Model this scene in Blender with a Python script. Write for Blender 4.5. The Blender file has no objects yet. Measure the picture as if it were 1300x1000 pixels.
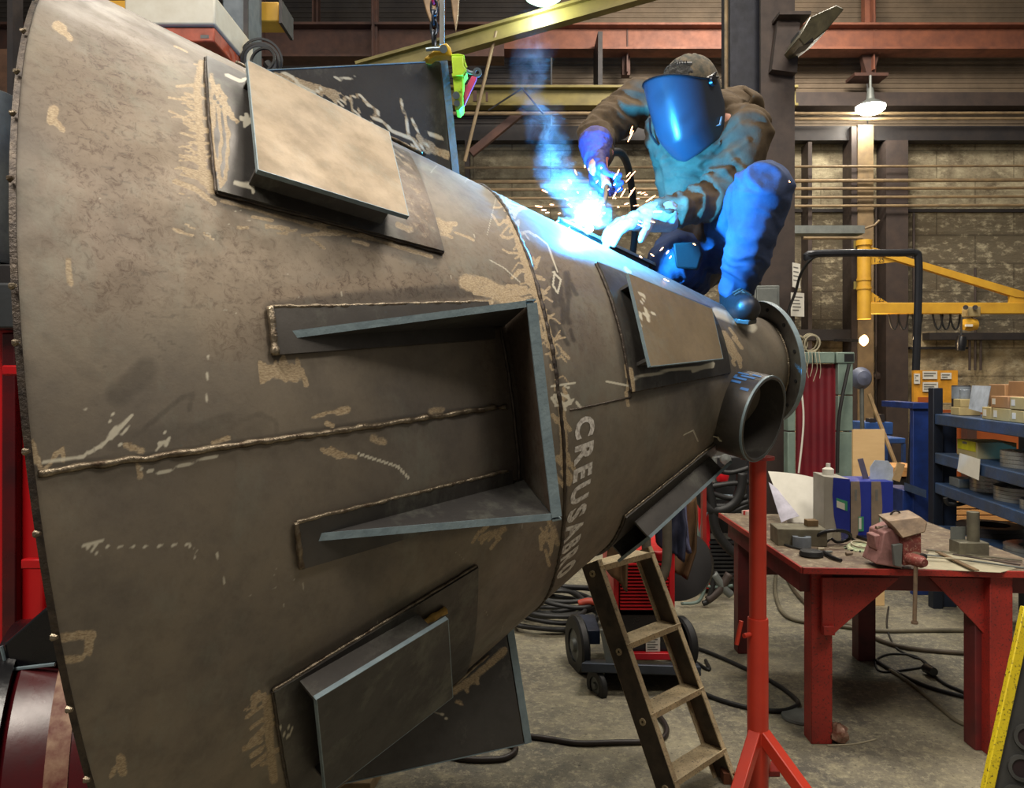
import bpy, math, random
import numpy as np
from mathutils import Vector, Matrix, noise
random.seed(7); rng=np.random.default_rng(5)
sc=bpy.context.scene; COL=sc.collection
# ---------------------------------------------------------------- camera, world, lights, exposure
F=980.;CX=650.;CY=480.;EYE=1.65
cam=bpy.data.objects.new('camera',bpy.data.cameras.new('camera'));COL.objects.link(cam)
cam.location=(0,0,EYE);cam.rotation_euler=(math.pi/2,0,0)
cam.data.sensor_width=36;cam.data.lens=F/1300*36;cam.data.shift_y=-20/1300;cam.data.clip_start=.05
sc.camera=cam
vs=sc.view_settings;vs.view_transform='Standard';vs.look='None';vs.gamma=1;vs.use_curve_mapping=False;vs.exposure=0.0
w=bpy.data.worlds.new('hall_air');sc.world=w;w.use_nodes=True
w.node_tree.nodes['Background'].inputs[0].default_value=(.72,.66,.58,1);w.node_tree.nodes['Background'].inputs[1].default_value=.20
def area(name,loc,size,power,col,target=None):
    l=bpy.data.lights.new(name,'AREA');l.shape='RECTANGLE';l.size=size[0];l.size_y=size[1];l.energy=power;l.color=col
    o=bpy.data.objects.new(name,l);COL.objects.link(o);o.location=loc
    d=Vector(target if target else (loc[0],loc[1],0))-Vector(loc);o.rotation_euler=d.to_track_quat('-Z','Y').to_euler();return o
WARM=(1,.92,.80)
area('bay_lamp',(-2.2,-.4,6.6),(2.6,2.0),400,WARM,(-.6,2.2,1.5))
area('bay_lamp',(1.8,3.4,7.0),(1.6,1.2),240,WARM)
area('bay_lamp',(-1.6,5.2,7.0),(1.5,1.2),110,(1,.93,.8))
area('bay_lamp',(3.2,8.0,7.0),(2.5,1.2),520,WARM,(3.2,10.5,2))
area('bay_lamp',(2.6,.2,6.4),(1.6,1.2),150,WARM,(1.6,3.6,.3))
def point(name,loc,power,col,r=.03):
    l=bpy.data.lights.new(name,'POINT');l.energy=power;l.color=col;l.shadow_soft_size=r
    o=bpy.data.objects.new(name,l);COL.objects.link(o);o.location=loc;return o
# ---------------------------------------------------------------- geometry helpers
def P(px,py,Y): return Vector(((px-CX)/F*Y,Y,EYE-(py-CY)/F*Y))
def G(px,py,z=0.):
    Y=(EYE-z)*F/(py-CY);return P(px,py,Y)
class MB:
    def __init__(s): s.v=[];s.f=[]
    def add(s,vs,fs):
        n=len(s.v);s.v+= [tuple(x) for x in vs];s.f+=[tuple(n+i for i in f) for f in fs];return s
    def hexa(s,b,t):
        return s.add(list(b)+list(t),[(3,2,1,0),(4,5,6,7),(0,1,5,4),(1,2,6,5),(2,3,7,6),(3,0,4,7)])
    def box(s,c,d,R=None):
        x,y,z=[k/2 for k in d];c=Vector(c)
        q=[Vector(p) for p in ((-x,-y,-z),(x,-y,-z),(x,y,-z),(-x,y,-z),(-x,-y,z),(x,-y,z),(x,y,z),(-x,y,z))]
        if R is not None: q=[R@p for p in q]
        q=[c+p for p in q];return s.hexa(q[:4],q[4:])
    def bar(s,a,b,wd,hd,up=(0,0,1)):
        a=Vector(a);b=Vector(b);d=(b-a).normalized();up=Vector(up)
        x=d.cross(up)
        if x.length<1e-4:x=d.cross(Vector((1,0,0)))
        x.normalize();u=x.cross(d).normalized()
        k=[(-1,-1),(1,-1),(1,1),(-1,1)]
        return s.hexa([a+x*i*wd/2+u*j*hd/2 for i,j in k],[b+x*i*wd/2+u*j*hd/2 for i,j in k])
    def prism(s,pts,ext):
        e=Vector(ext);n=len(pts);p=[Vector(q) for q in pts]
        return s.add(p+[q+e for q in p],[tuple(range(n-1,-1,-1)),tuple(range(n,2*n))]+[(i,(i+1)%n,n+(i+1)%n,n+i) for i in range(n)])
    def tube(s,pts,r,n=8,cap=True):
        p=[Vector(q) for q in pts];m=len(p);rr=r if hasattr(r,'__len__') else [r]*m
        V_=[];Fc=[];pu=None
        for i in range(m):
            d=(p[min(i+1,m-1)]-p[max(i-1,0)]);d=d.normalized() if d.length>1e-9 else Vector((0,0,1))
            if pu is None:
                u=d.orthogonal().normalized()
            else:
                u=(pu-d*pu.dot(d));u=u.normalized() if u.length>1e-6 else d.orthogonal().normalized()
            pu=u;w_=d.cross(u)
            for k in range(n):
                a=2*math.pi*k/n;V_.append(p[i]+(u*math.cos(a)+w_*math.sin(a))*rr[i])
        for i in range(m-1):
            for k in range(n):
                Fc.append((i*n+k,i*n+(k+1)%n,(i+1)*n+(k+1)%n,(i+1)*n+k))
        if cap: Fc+= [tuple(range(n-1,-1,-1)),tuple(range((m-1)*n,m*n))]
        return s.add(V_,Fc)
    def cyl(s,a,b,r0,r1=None,n=20): return s.tube([a,b],[r0,r0 if r1 is None else r1],n)
    def lathe(s,prof,o,ax,n=32,close=False):
        o=Vector(o);ax=Vector(ax).normalized();u=ax.orthogonal().normalized();w_=ax.cross(u);m=len(prof)
        V_=[o+ax*h+(u*math.cos(2*math.pi*k/n)+w_*math.sin(2*math.pi*k/n))*r for r,h in prof for k in range(n)]
        Fc=[(i*n+k,i*n+(k+1)%n,((i+1)%m)*n+(k+1)%n,((i+1)%m)*n+k) for i in range(m if close else m-1) for k in range(n)]
        if not close:
            if prof[0][0]>1e-6:Fc.append(tuple(range(n-1,-1,-1)))
            if prof[-1][0]>1e-6:Fc.append(tuple(range((m-1)*n,m*n)))
        return s.add(V_,Fc)
    def ring(s,o,ax,r0,r1,t,n=40): return s.lathe([(r0,-t/2),(r1,-t/2),(r1,t/2),(r0,t/2)],o,ax,n,True)
    def grid(s,pts):  # rows of points
        a=len(pts);b=len(pts[0])
        return s.add([q for r in pts for q in r],[(i*b+j,i*b+j+1,(i+1)*b+j+1,(i+1)*b+j) for i in range(a-1) for j in range(b-1)])
def rotz(a):return Matrix.Rotation(math.radians(a),3,'Z')
def smoothpts(pts,k=6,jit=0.):
    p=[Vector(q) for q in pts];o=[]
    for i in range(len(p)-1):
        a=p[max(i-1,0)];b=p[i];c=p[i+1];d=p[min(i+2,len(p)-1)]
        for j in range(k):
            t=j/k;o.append(.5*((2*b)+(c-a)*t+(2*a-5*b+4*c-d)*t*t+(3*b-a-3*c+d)*t**3))
    o.append(p[-1]);return o
def mk(me_name,mb,mat,base,ang=35):
    me=bpy.data.meshes.new(me_name)
    me.from_pydata([(x[0]-base[0],x[1]-base[1],x[2]-base[2]) for x in mb.v],[],mb.f);me.validate();me.update()
    me.materials.append(mat);smooth(me,ang);return me
def smooth(me,ang=35):
    me.polygons.foreach_set('use_smooth',[True]*len(me.polygons))
    if ang<179: me.set_sharp_from_angle(angle=math.radians(ang))
def root(o):
    while o.parent:o=o.parent
    return o
def thing(name,label,cat,base,group=None):
    o=bpy.data.objects.new(name,None);COL.objects.link(o);o.location=base;o.empty_display_size=.1
    o['label']=label;o['category']=cat
    if group:o['group']=group
    return o
def part(name,mb,mat,parent,label=None,bev=0,kind=None,ang=35,seg=2):
    base=root(parent).location
    o=bpy.data.objects.new(name,mk(name,mb,mat,base,ang));COL.objects.link(o);o.parent=parent
    if label:o['label']=label
    if kind:o['kind']=kind
    if bev:
        m=o.modifiers.new('bevel','BEVEL');m.width=bev;m.segments=seg;m.limit_method='ANGLE';m.angle_limit=.6
    return o
def solo(name,mb,mat,label,cat,group=None,kind=None,bev=0,base=None,ang=35):
    a=np.array([tuple(q) for q in mb.v]);
    if base is None: base=((a[:,0].min()+a[:,0].max())/2,(a[:,1].min()+a[:,1].max())/2,a[:,2].min())
    o=bpy.data.objects.new(name,mk(name,mb,mat,base,ang));COL.objects.link(o);o.location=base
    if label:o['label']=label
    if cat:o['category']=cat
    if group:o['group']=group
    if kind:o['kind']=kind
    if bev:
        m=o.modifiers.new('bevel','BEVEL');m.width=bev;m.segments=2;m.limit_method='ANGLE';m.angle_limit=.6
    return o
def struct(name,mb,mat,parent=None,ang=35):
    a=np.array([tuple(q) for q in mb.v]);
    if parent is not None:return part(name,mb,mat,parent,ang=ang)
    o=bpy.data.objects.new(name,mk(name,mb,mat,(0,0,0),ang));COL.objects.link(o);o['kind']='structure';return o
def dup(o,loc,label=None,rz=None):
    r=o.copy();COL.objects.link(r);r.location=loc
    if rz is not None:r.rotation_euler=(0,0,rz)
    if label:r['label']=label
    for c in list(o.children):
        d=c.copy();COL.objects.link(d);d.parent=r
        for g in list(c.children):
            e=g.copy();COL.objects.link(e);e.parent=d
    return r
def textmb(s,size,o,xdir,ydir,depth=.0008,mapf=None,space=1.,bold=0.,align='LEFT'):
    c=bpy.data.curves.new('t','FONT');c.body=s;c.size=size;c.space_character=space;c.extrude=0 if mapf else depth;c.resolution_u=3;c.offset=bold;c.align_x=align
    ob=bpy.data.objects.new('t',c);COL.objects.link(ob);dg=bpy.context.evaluated_depsgraph_get();me=bpy.data.meshes.new_from_object(ob.evaluated_get(dg))
    bpy.data.objects.remove(ob);mb=MB();x=Vector(xdir).normalized() if xdir else None;y=Vector(ydir).normalized() if ydir else None
    V_=[v.co.copy() for v in me.vertices];Fc=[tuple(p.vertices) for p in me.polygons]
    if mapf: V_=[mapf(v) for v in V_]
    else:
        n=x.cross(y);o=Vector(o);V_=[o+x*v.x+y*v.y+n*v.z for v in V_]
    bpy.data.meshes.remove(me);bpy.data.curves.remove(c);mb.add(V_,Fc);return mb
# ---------------------------------------------------------------- materials
def lin(c):
    return tuple(((k/255)/12.92 if k/255<=.04045 else ((k/255+.055)/1.055)**2.4) for k in c)+(1,)
class NT:
    def __init__(s,name):
        s.m=bpy.data.materials.new(name);s.m.use_nodes=True;s.t=s.m.node_tree;s.b=s.t.nodes['Principled BSDF'];s.out=s.t.nodes['Material Output']
        s.tc=s.t.nodes.new('ShaderNodeTexCoord')
    def n(s,ty,**k):
        o=s.t.nodes.new('ShaderNode'+ty)
        for a,b in k.items():setattr(o,a,b)
        return o
    def L(s,a,b): s.t.links.new(a,b);return s
    def noise(s,scale=5,detail=5,rough=.55,vec=None,stretch=None,dist=0):
        o=s.n('TexNoise');o.inputs['Scale'].default_value=scale;o.inputs['Detail'].default_value=detail;o.inputs['Roughness'].default_value=rough;o.inputs['Distortion'].default_value=dist
        src=vec or s.tc.outputs['Object']
        if stretch:
            mp=s.n('Mapping');mp.inputs['Scale'].default_value=stretch;s.L(src,mp.inputs[0]);src=mp.outputs[0]
        s.L(src,o.inputs['Vector']);return o.outputs['Fac']
    def ramp(s,f,stops):
        o=s.n('ValToRGB');e=o.color_ramp.elements
        while len(e)<len(stops):e.new(.5)
        for i,(p,c) in enumerate(stops):
            e[i].position=p;e[i].color=c if len(c)==4 else lin(c)
        s.L(f,o.inputs[0]);return o.outputs[0]
    def rng(s,f,a,b,c=0.,d=1.):
        o=s.n('MapRange');s.L(f,o.inputs[0])
        for i,v in enumerate((a,b,c,d)):o.inputs[i+1].default_value=v
        return o.outputs[0]
    def math(s,op,a,b=None):
        o=s.n('Math',operation=op)
        for i,x in enumerate((a,b)):
            if x is None:continue
            if isinstance(x,(int,float)):o.inputs[i].default_value=x
            else:s.L(x,o.inputs[i])
        return o.outputs[0]
    def mix(s,f,a,b,blend='MIX'):
        o=s.n('Mix',data_type='RGBA',blend_type=blend)
        for i,x in ((0,f),(6,a),(7,b)):
            if isinstance(x,(int,float)):o.inputs[i].default_value=x
            elif isinstance(x,tuple):o.inputs[i].default_value=x if len(x)==4 else lin(x)
            else:s.L(x,o.inputs[i])
        return o.outputs[2]
    def bump(s,h,strength=.3,dist=.01):
        o=s.n('Bump');o.inputs['Strength'].default_value=strength;o.inputs['Distance'].default_value=dist;s.L(h,o.inputs['Height']);s.L(o.outputs[0],s.b.inputs['Normal']);return o
    def set(s,col=None,rough=None,metal=None,spec=None,emis=None,es=0,trans=None,alpha=None):
        for k,v in (('Base Color',col),('Roughness',rough),('Metallic',metal),('Specular IOR Level',spec),('Emission Color',emis),('Emission Strength',es if emis else None),('Transmission Weight',trans),('Alpha',alpha)):
            if v is None:continue
            if isinstance(v,(int,float)):s.b.inputs[k].default_value=v
            elif isinstance(v,tuple):s.b.inputs[k].default_value=v if len(v)==4 else lin(v)
            else:s.L(v,s.b.inputs[k])
        return s.m
_mc={}
def M(name,col,rough=.6,metal=0.,col2=None,var=.5,scale=9,bump=.15,bscale=60,spec=None,stretch=None,fine=None):
    if name in _mc:return _mc[name]
    s=NT(name);c2=col2 or tuple(k*.72 for k in col)
    f=s.rng(s.noise(scale,6,.6,stretch=stretch),.5-var*.4,.5+var*.4)
    c=s.mix(f,col,c2)
    if fine: c=s.mix(s.rng(s.noise(bscale*2,3,.6),.55,.7),c,fine)
    s.set(c,s.rng(s.noise(scale*2,4),0,1,max(rough-.12,0),min(rough+.12,1)),metal,spec)
    if bump:s.bump(s.noise(bscale,4,stretch=stretch),bump,.004)
    _mc[name]=s.m;return s.m
def EM(name,col,strength):
    if name in _mc:return _mc[name]
    s=NT(name);s.set((0,0,0,1),.5,emis=col,es=strength);_mc[name]=s.m;return s.m
# ---------------------------------------------------------------- cone frame
CA=np.array([1.24777321,3.1,0.09562533+EYE]);CD=np.array([-0.94838017,-0.29448793,-0.11769416]);CD/=np.linalg.norm(CD);AL=.47370686
SR,SB,SE=1.4112,2.468,.29
CU=np.cross(CD,[0,0,1]);CU/=np.linalg.norm(CU)
if CU[1]>0:CU=-CU
CV=np.cross(CU,CD)
if CV[2]<0:CV=-CV
TA=math.tan(AL);CAM=np.array([0,0,EYE])
def crad(s):
    s=np.asarray(s,float);return np.where(s>.5,s*TA,.172+(s-.29)*(.5*TA-.172)/.21)
def rp(s,th,dr=0.):
    t=math.radians(th);return Vector(CA+CD*s+(math.cos(t)*CU+math.sin(t)*CV)*(float(crad(s))+dr))
def nrm(th):
    t=math.radians(th);return Vector(math.cos(AL)*(math.cos(t)*CU+math.sin(t)*CV)-math.sin(AL)*CD)
def rad(th):
    t=math.radians(th);return Vector(math.cos(t)*CU+math.sin(t)*CV)
def pt(s,th,h=0.): return rp(s,th)+nrm(th)*h
def hit(px,py):
    v=np.array([(px-CX)/F,1.,-(py-CY)/F]);w_=CAM-CA;c2=math.cos(AL)**2
    a=(v@CD)**2-c2*(v@v);b=(v@CD)*(w_@CD)-c2*(v@w_);c=(w_@CD)**2-c2*(w_@w_)
    d=max(b*b-a*c,0);t=min(x for x in ((-b-d**.5)/a,(-b+d**.5)/a) if x>.3)
    X=CAM+v*t;s=(X-CA)@CD;q=X-CA-CD*s;return s,math.degrees(math.atan2(q@CV,q@CU))
def onplane(px,py,P0,N):
    v=Vector(((px-CX)/F,1,-(py-CY)/F));C0=Vector(CAM);return C0+v*((P0-C0).dot(N)/v.dot(N))
def paintmesh(me,pos,strokes):
    """marks (ground bright spots, soot and dark bands, chalk, heat tint, one painted reflection) as a point attribute; strokes: (channel, pts, width, strength)"""
    px=CX+F*pos[:,0]/pos[:,1];py=CY-F*(pos[:,2]-EYE)/pos[:,1]
    col=np.zeros((len(pos),4),np.float32)
    for ch,pts,wd,st in strokes:
        pts=np.array(pts,float)
        if len(pts)==1:pts=np.vstack([pts,pts+[.1,.1]])
        m=np.where((px>pts[:,0].min()-wd)&(px<pts[:,0].max()+wd)&(py>pts[:,1].min()-wd)&(py<pts[:,1].max()+wd))[0]
        if len(m)==0:continue
        q=np.stack([px[m],py[m]],1);best=np.full(len(m),1e9)
        for a,b in zip(pts[:-1],pts[1:]):
            ab=b-a;t=np.clip(((q-a)@ab)/(ab@ab+1e-9),0,1);best=np.minimum(best,np.linalg.norm(q-a-t[:,None]*ab,axis=1))
        v=np.clip((wd-best)/wd*1.6,0,1)*st
        col[m,ch]=np.maximum(col[m,ch],v)
    at=me.color_attributes.new('marks','FLOAT_COLOR','POINT');at.data.foreach_set('color',col.ravel())
def steel(name,c1,c2,metal=.55,rough=.5,marks=True,vein=.0,spec=.5):
    s=NT(name);o=s.tc.outputs['Object']
    big=s.rng(s.noise(2.2,6,.6),.35,.65);c=s.mix(big,c1,c2)
    mid=s.rng(s.noise(14,7,.7),.45,.75);c=s.mix(s.math('MULTIPLY',mid,.35),c,tuple(k*.62 for k in c2))
    r=s.rng(s.noise(7,6,.65),.3,.7,rough-.1,rough+.14)
    if marks:
        at=s.n('Attribute',attribute_name='marks');sep=s.n('SeparateColor');s.L(at.outputs['Color'],sep.inputs[0])
        nz=s.noise(38,5,.7);nf=s.noise(170,3,.6,stretch=(1,1,2.5))
        def m_(ch,lo=.35,hi=.6,k=.55,n_=None):
            return s.rng(s.math('ADD',ch,s.math('MULTIPLY',s.math('SUBTRACT',n_ or nz,.5),k)),lo,hi)
        rust=s.math('MULTIPLY',at.outputs['Alpha'],1.0)
        vn=s.rng(s.noise(50,9,.85,dist=.8),.50,.60)
        vn2=s.math('MULTIPLY',vn,s.rng(rust,0,1,.08+vein,.95))
        c=s.mix(s.math('MULTIPLY',rust,.4),c,(122,100,80))
        c=s.mix(vn2,c,(72,54,42));c=s.mix(s.math('MULTIPLY',s.rng(s.noise(5,7,.75,stretch=(1,1,.6)),.52,.66),.35),c,(132,134,122))
        c=s.mix(s.math('MULTIPLY',m_(sep.outputs[1],.2,.9,.3),.8),c,(40,36,34))
        g=s.math('MULTIPLY',m_(sep.outputs[0],.34,.66,1.0),.85);c=s.mix(g,c,s.mix(s.rng(nf,.35,.65),(190,170,138),(140,118,88)))
        b=m_(sep.outputs[2],.2,.6,.35);c=s.mix(s.math('MULTIPLY',b,.75),c,(205,198,178))
        r=s.mix(g,r,(.62,.62,.62,1))
        h=s.math('ADD',s.math('MULTIPLY',nz,.5),s.math('MULTIPLY',g,.3));s.bump(s.math('ADD',h,s.math('MULTIPLY',s.noise(190,3),.25)),.18,.003)
        mt=s.math('MULTIPLY',s.math('SUBTRACT',1.,s.math('MAXIMUM',g,b)),metal)
    else:
        s.bump(s.noise(70,4),.15,.003);mt=metal
    return s.set(c,r,mt,spec)
m_shell=steel('rolled_steel_shell',(130,119,103),(102,95,88),.38,.52,vein=.02)
m_pad=steel('dark_mill_scale_plate',(84,80,76),(60,58,57),.55,.40)
m_face=steel('tan_steel_plate',(142,124,98),(114,100,80),.35,.5,vein=0)
m_grey=steel('grey_mill_plate',(74,72,70),(62,60,60),.45,.45)
m_cut=M('cut_steel_edge',(126,142,148),.45,.2,col2=(104,120,128),scale=30,bump=.3,bscale=90)
m_weld=M('weld_bead',(150,138,118),.36,.75,col2=(70,56,44),scale=40,bump=.6,bscale=140)
m_weldd=M('dark_weld_bead',(80,70,60),.5,.6,col2=(46,40,38),scale=40,bump=.6,bscale=140)
m_rust=M('rusty_inner_steel',(96,62,46),.8,.2,col2=(60,44,38),scale=20)
cone=thing('steel_hopper','huge grey-brown cone-shaped steel hopper lying on its side in the foreground','hopper',Vector(CA+CD*1.6)-Vector((0,0,.75)))
# shell grid
th=np.concatenate([np.linspace(-84,86,640),np.linspace(86,276,70)[1:-1]]);th=np.append(th,276.)
ss=np.concatenate([np.linspace(SB,.5,400),np.linspace(.5,SE,40)[1:]])
TH,SS=np.meshgrid(np.radians(th),ss);RR=crad(SS)
# slight dents, rolled edges
POS=CA+CD*SS[...,None]+(np.cos(TH)[...,None]*CU+np.sin(TH)[...,None]*CV)*RR[...,None]
ns,nt=SS.shape
def gridmesh(name,POS,base):
    a,b=POS.shape[:2];me=bpy.data.meshes.new(name)
    V_=(POS.reshape(-1,3)-np.array(base)).astype(np.float32)
    I=np.arange(a*b).reshape(a,b);Q=np.stack([I[:-1,:-1],I[:-1,1:],I[1:,1:],I[1:,:-1]],-1).reshape(-1,4)
    me.vertices.add(len(V_));me.vertices.foreach_set('co',V_.ravel());me.loops.add(Q.size);me.polygons.add(len(Q))
    me.loops.foreach_set('vertex_index',Q.ravel().astype(np.int32));me.polygons.foreach_set('loop_start',np.arange(0,Q.size,4,dtype=np.int32))
    me.update(calc_edges=True);me.polygons.foreach_set('use_smooth',np.ones(len(Q),bool));me.validate();return me
R0,G0,B0,A0=0,1,2,3
ST=[]
def st(ch,w_,k,*pts):ST.append((ch,pts,w_,k))
def sprk(ch,cx,cy,n,sx,sy,w0,w1,k,ang=None,ln=10):
    for i in range(n):
        x=random.gauss(cx,sx);y=random.gauss(cy,sy);a=math.radians((ang if ang is not None else random.uniform(0,180))+random.uniform(-18,18));l=random.uniform(.4,1)*ln
        st(ch,random.uniform(w0,w1),k,(x-math.cos(a)*l,y-math.sin(a)*l),(x+math.cos(a)*l*.3,y+math.sin(a)*l*.3),(x+math.cos(a)*l,y+math.sin(a)*l+random.uniform(-2,2)))
# ground patches
st(0,9,.9,(72,32),(80,38));st(0,6,.8,(84,42),(90,50))
st(0,10,.95,(68,140),(66,152));st(0,6,.8,(72,155),(80,165));st(0,7,.7,(86,330),(90,360))
st(0,8,.75,(256,80),(250,110),(253,160),(258,230));sprk(0,246,175,46,9,45,1.5,3,.85,12,16);st(0,5,1.,(222,230),(248,240),(272,258))
st(0,10,1.,(262,222),(270,240))
st(0,4,.7,(282,255),(330,268),(400,288),(470,303),(548,326));sprk(0,420,293,26,80,6,2.5,4,.8,15,14)
st(0,10,.9,(556,283),(568,290));st(0,5,.9,(545,275),(560,285),(578,284))
st(0,14,1.,(352,470),(372,474));sprk(0,362,472,14,16,6,3,6,1.,70,12)
st(0,15,1.,(592,358),(614,362),(650,380));st(0,10,1.,(640,378),(664,384));sprk(0,630,372,12,22,7,3,6,.9,20,12)
rg=[(640,255),(652,285),(664,325),(676,362),(690,400),(700,440),(708,490),(714,540),(718,600),(714,660),(704,712),(693,752)]
for i in range(95):
    k=random.random();j=int(k*5.5);x=rg[j][0]+(rg[j+1][0]-rg[j][0])*.5;y=rg[j][1]+(rg[j+1][1]-rg[j][1])*random.random()
    dx=random.uniform(-22,24);st(0,random.uniform(1.5,3.2),.8,(x,y),(x+dx*.6,y+random.uniform(-6,8)),(x+dx,y+random.uniform(-9,9)))
st(0,7,.8,*rg[1:6]);sprk(1,712,395,14,8,22,4,9,.7,80,16)
st(0,8,.8,(712,505),(716,560),(716,590));sprk(0,716,560,20,8,40,2.5,5,.85,60,8);st(0,6,.6,(700,660),(708,690))
sprk(0,626,680,8,8,6,3,5,.8,140,10);sprk(0,693,682,10,5,10,2,4,.8,80,12);st(0,8,.6,(625,678),(640,672))
st(0,8,.8,(430,522),(440,520));st(0,4,.8,(398,530),(415,524),(430,522));st(0,8,.6,(548,522),(560,520))
st(0,4,.9,(408,570),(430,578),(452,580));sprk(0,436,577,6,10,3,3,5,.9,20,8);st(0,10,.6,(475,556),(485,560))
st(2,2.2,.9,(455,576),(480,584),(505,592),(518,606));st(0,5,.9,(415,537),(422,540))
st(0,6,1.,(42,562),(45,580),(52,594),(60,600));st(0,4,.9,(62,592),(72,574),(80,570),(80,585));st(2,3,.9,(55,588),(100,582),(128,566),(150,545),(166,528))
sprk(2,150,548,10,10,8,1.4,2,.8,120,6);sprk(2,205,560,9,5,7,1.4,2,.8,130,5);st(0,8,.8,(160,565),(180,572));st(2,2,.9,(148,563),(160,566))
st(0,6,.8,(175,590),(178,605));st(2,2.2,.9,(180,596),(205,600),(240,588),(275,578));st(0,5,.8,(270,562),(290,556))
st(0,9,.9,(68,812),(100,806),(118,806));st(0,8,.9,(114,808),(112,828));st(0,8,.85,(72,838),(102,836));st(0,9,.9,(153,962),(156,980));st(0,5,.8,(145,975),(141,985))
st(0,9,.8,(340,895),(342,940),(348,990));sprk(0,334,930,16,10,24,3,6,.85,150,12);st(0,6,.8,(310,950),(330,940))
# chalk and scratches
st(2,1.3,.75,(105,693),(180,694),(250,690));st(2,1.3,.7,(132,685),(105,693),(132,706));st(2,1.3,.7,(228,688),(250,697),(246,710))
st(2,1.2,.6,(264,450),(263,480),(262,520));st(2,1.3,.6,(275,700),(285,740));st(2,1.,.6,(243,448),(244,455));st(2,1,.5,(98,518),(118,521))
st(2,1.1,.5,(630,250),(618,300));st(2,1.3,.6,(622,330),(640,340),(660,358));st(2,1.5,.9,(702,345),(712,355),(708,372),(702,362),(704,345))
st(2,1.4,.8,(680,298),(695,310),(708,345));st(2,2.2,.95,(700,505),(712,500),(722,505));st(2,2.2,.9,(705,515),(725,512));st(2,1.6,.8,(700,490),(730,486));sprk(2,712,508,10,7,7,1.5,2.5,.9,None,7)
st(2,1.5,.6,(400,405),(405,410));st(2,1.2,.6,(868,552),(880,546),(886,560))
sprk(2,300,300,30,160,90,1.,1.3,.45,None,7);sprk(2,500,800,24,150,90,1.,1.3,.4,None,8)
# soot smudges, then darker bands along bracket, pad, collar and seam edges
st(1,26,.5,(150,500),(175,480),(185,470));st(1,12,.45,(168,472),(185,465));st(1,14,.4,(240,548),(290,530));st(1,18,.3,(120,480),(60,430))
st(1,6,.45,(170,555),(230,505),(245,500),(240,520));st(1,6,.4,(295,540),(330,525),(350,535),(352,560));st(1,30,.35,(150,560),(330,545));
st(1,22,.8,(350,400),(352,445));st(1,16,.7,(345,392),(470,378),(610,368));st(1,26,.5,(385,690),(520,675),(640,655));st(1,30,.55,(640,420),(655,600))
st(1,12,.6,(345,868),(420,825),(520,765),(592,722));st(1,12,.6,(262,80),(268,160),(274,250));st(1,14,.6,(274,252),(400,292),(552,330));st(1,10,.6,(556,322),(540,270),(525,200))
st(1,12,.6,(776,348),(786,420),(802,505),(860,490),(912,470));st(1,24,.6,(890,500),(900,560),(905,590));st(1,10,.5,*rg)
st(1,12,.6,(798,650),(850,610),(900,572))
st(1,9,.6,(40,595),(200,578),(400,548),(640,516))
# heat / rust mottling
st(3,120,.75,(130,110),(150,200),(140,320));st(3,90,.6,(230,200),(260,330),(330,360));st(3,60,.5,(300,420),(420,340),(560,340));st(3,34,.9,(345,385),(420,370),(600,360),(640,372))
st(3,50,.45,(700,330),(740,420));st(3,70,.35,(60,60),(260,110));st(3,40,.4,(640,480),(620,300))
st(3,60,.3,(700,700),(680,600))
sprk(1,235,210,60,80,70,1.5,3,.5,25,8);sprk(1,240,380,60,90,50,1.5,3,.45,25,9)
# bright ground patch beside the collar; its widest stroke is a painted reflection
st(0,8,.85,(918,424),(928,440),(934,452));sprk(0,930,440,14,8,12,2,4,.9,60,8);st(2,9,.7,(908,396),(930,404),(955,416))
sprk(0,785,352,8,12,6,2.5,4,.8,30,10);sprk(0,797,480,8,5,12,2.5,4,.9,80,10);st(2,2.,.8,(770,484),(800,490))
base=cone.location
me=gridmesh('shell',POS,base);paintmesh(me,POS.reshape(-1,3),ST);me.materials.append(m_shell)
sh=bpy.data.objects.new('shell',me);COL.objects.link(sh);sh.parent=cone
# inner wall and rim edge
thi=np.linspace(0,360,97);si=np.linspace(SB,SE,30);T2,S2=np.meshgrid(np.radians(thi),si);R2=crad(S2)-.014
P2=CA+CD*S2[...,None]+(np.cos(T2)[...,None]*CU+np.sin(T2)[...,None]*CV)*R2[...,None]
mi=gridmesh('lining',P2,base);mi.materials.append(m_rust);o=bpy.data.objects.new('inner_wall',mi);COL.objects.link(o);o.parent=cone
t3=np.radians(np.linspace(0,360,241));rows=[]
for dr,ds in ((-.015,0),(-.015,.006),(.003,.006),(.003,-.004),(0.,-.004)):
    r_=float(crad(SB))+dr;rows.append([tuple(CA+CD*(SB+ds)+(math.cos(t)*CU+math.sin(t)*CV)*r_) for t in t3])
mb=MB();mb.grid(rows);part('rim_edge',mb,m_weldd,cone)
def bead(path,r,name='weld_seam',mat=None,jit=.0018,parent=None,step=.006):
    """weld bead: wobbling tube along a path"""
    P_=[Vector(p) for p in path];out=[P_[0]];
    for a,b in zip(P_[:-1],P_[1:]):
        n=max(1,int((b-a).length/step))
        for i in range(1,n+1):out.append(a.lerp(b,i/n))
    out=[p+Vector((noise.noise(p*23),noise.noise(p*23+Vector((9,0,0))),noise.noise(p*23+Vector((0,9,0)))))*jit for p in out]
    rr=[r*(1+.22*noise.noise(p*60)+.14*math.sin(i*1.3)) for i,p in enumerate(out)]
    mb=MB();mb.tube(out,rr,6);return part(name,mb,mat or m_weld,parent or cone,ang=180)
bead([rp(s,2.3-.7*(2.46-s),.001) for s in np.linspace(2.46,1.58,60)],.0065,'lengthwise_weld_seam',jit=.004)
bead([rp(SR,t,.0) for t in np.linspace(90,-90,120)],.006,'ring_weld_seam',m_weldd,jit=.003)
bead([rp(s,-1.5,.0) for s in np.linspace(1.38,1.14,10)],.003,'short_weld_seam',m_weldd)
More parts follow.
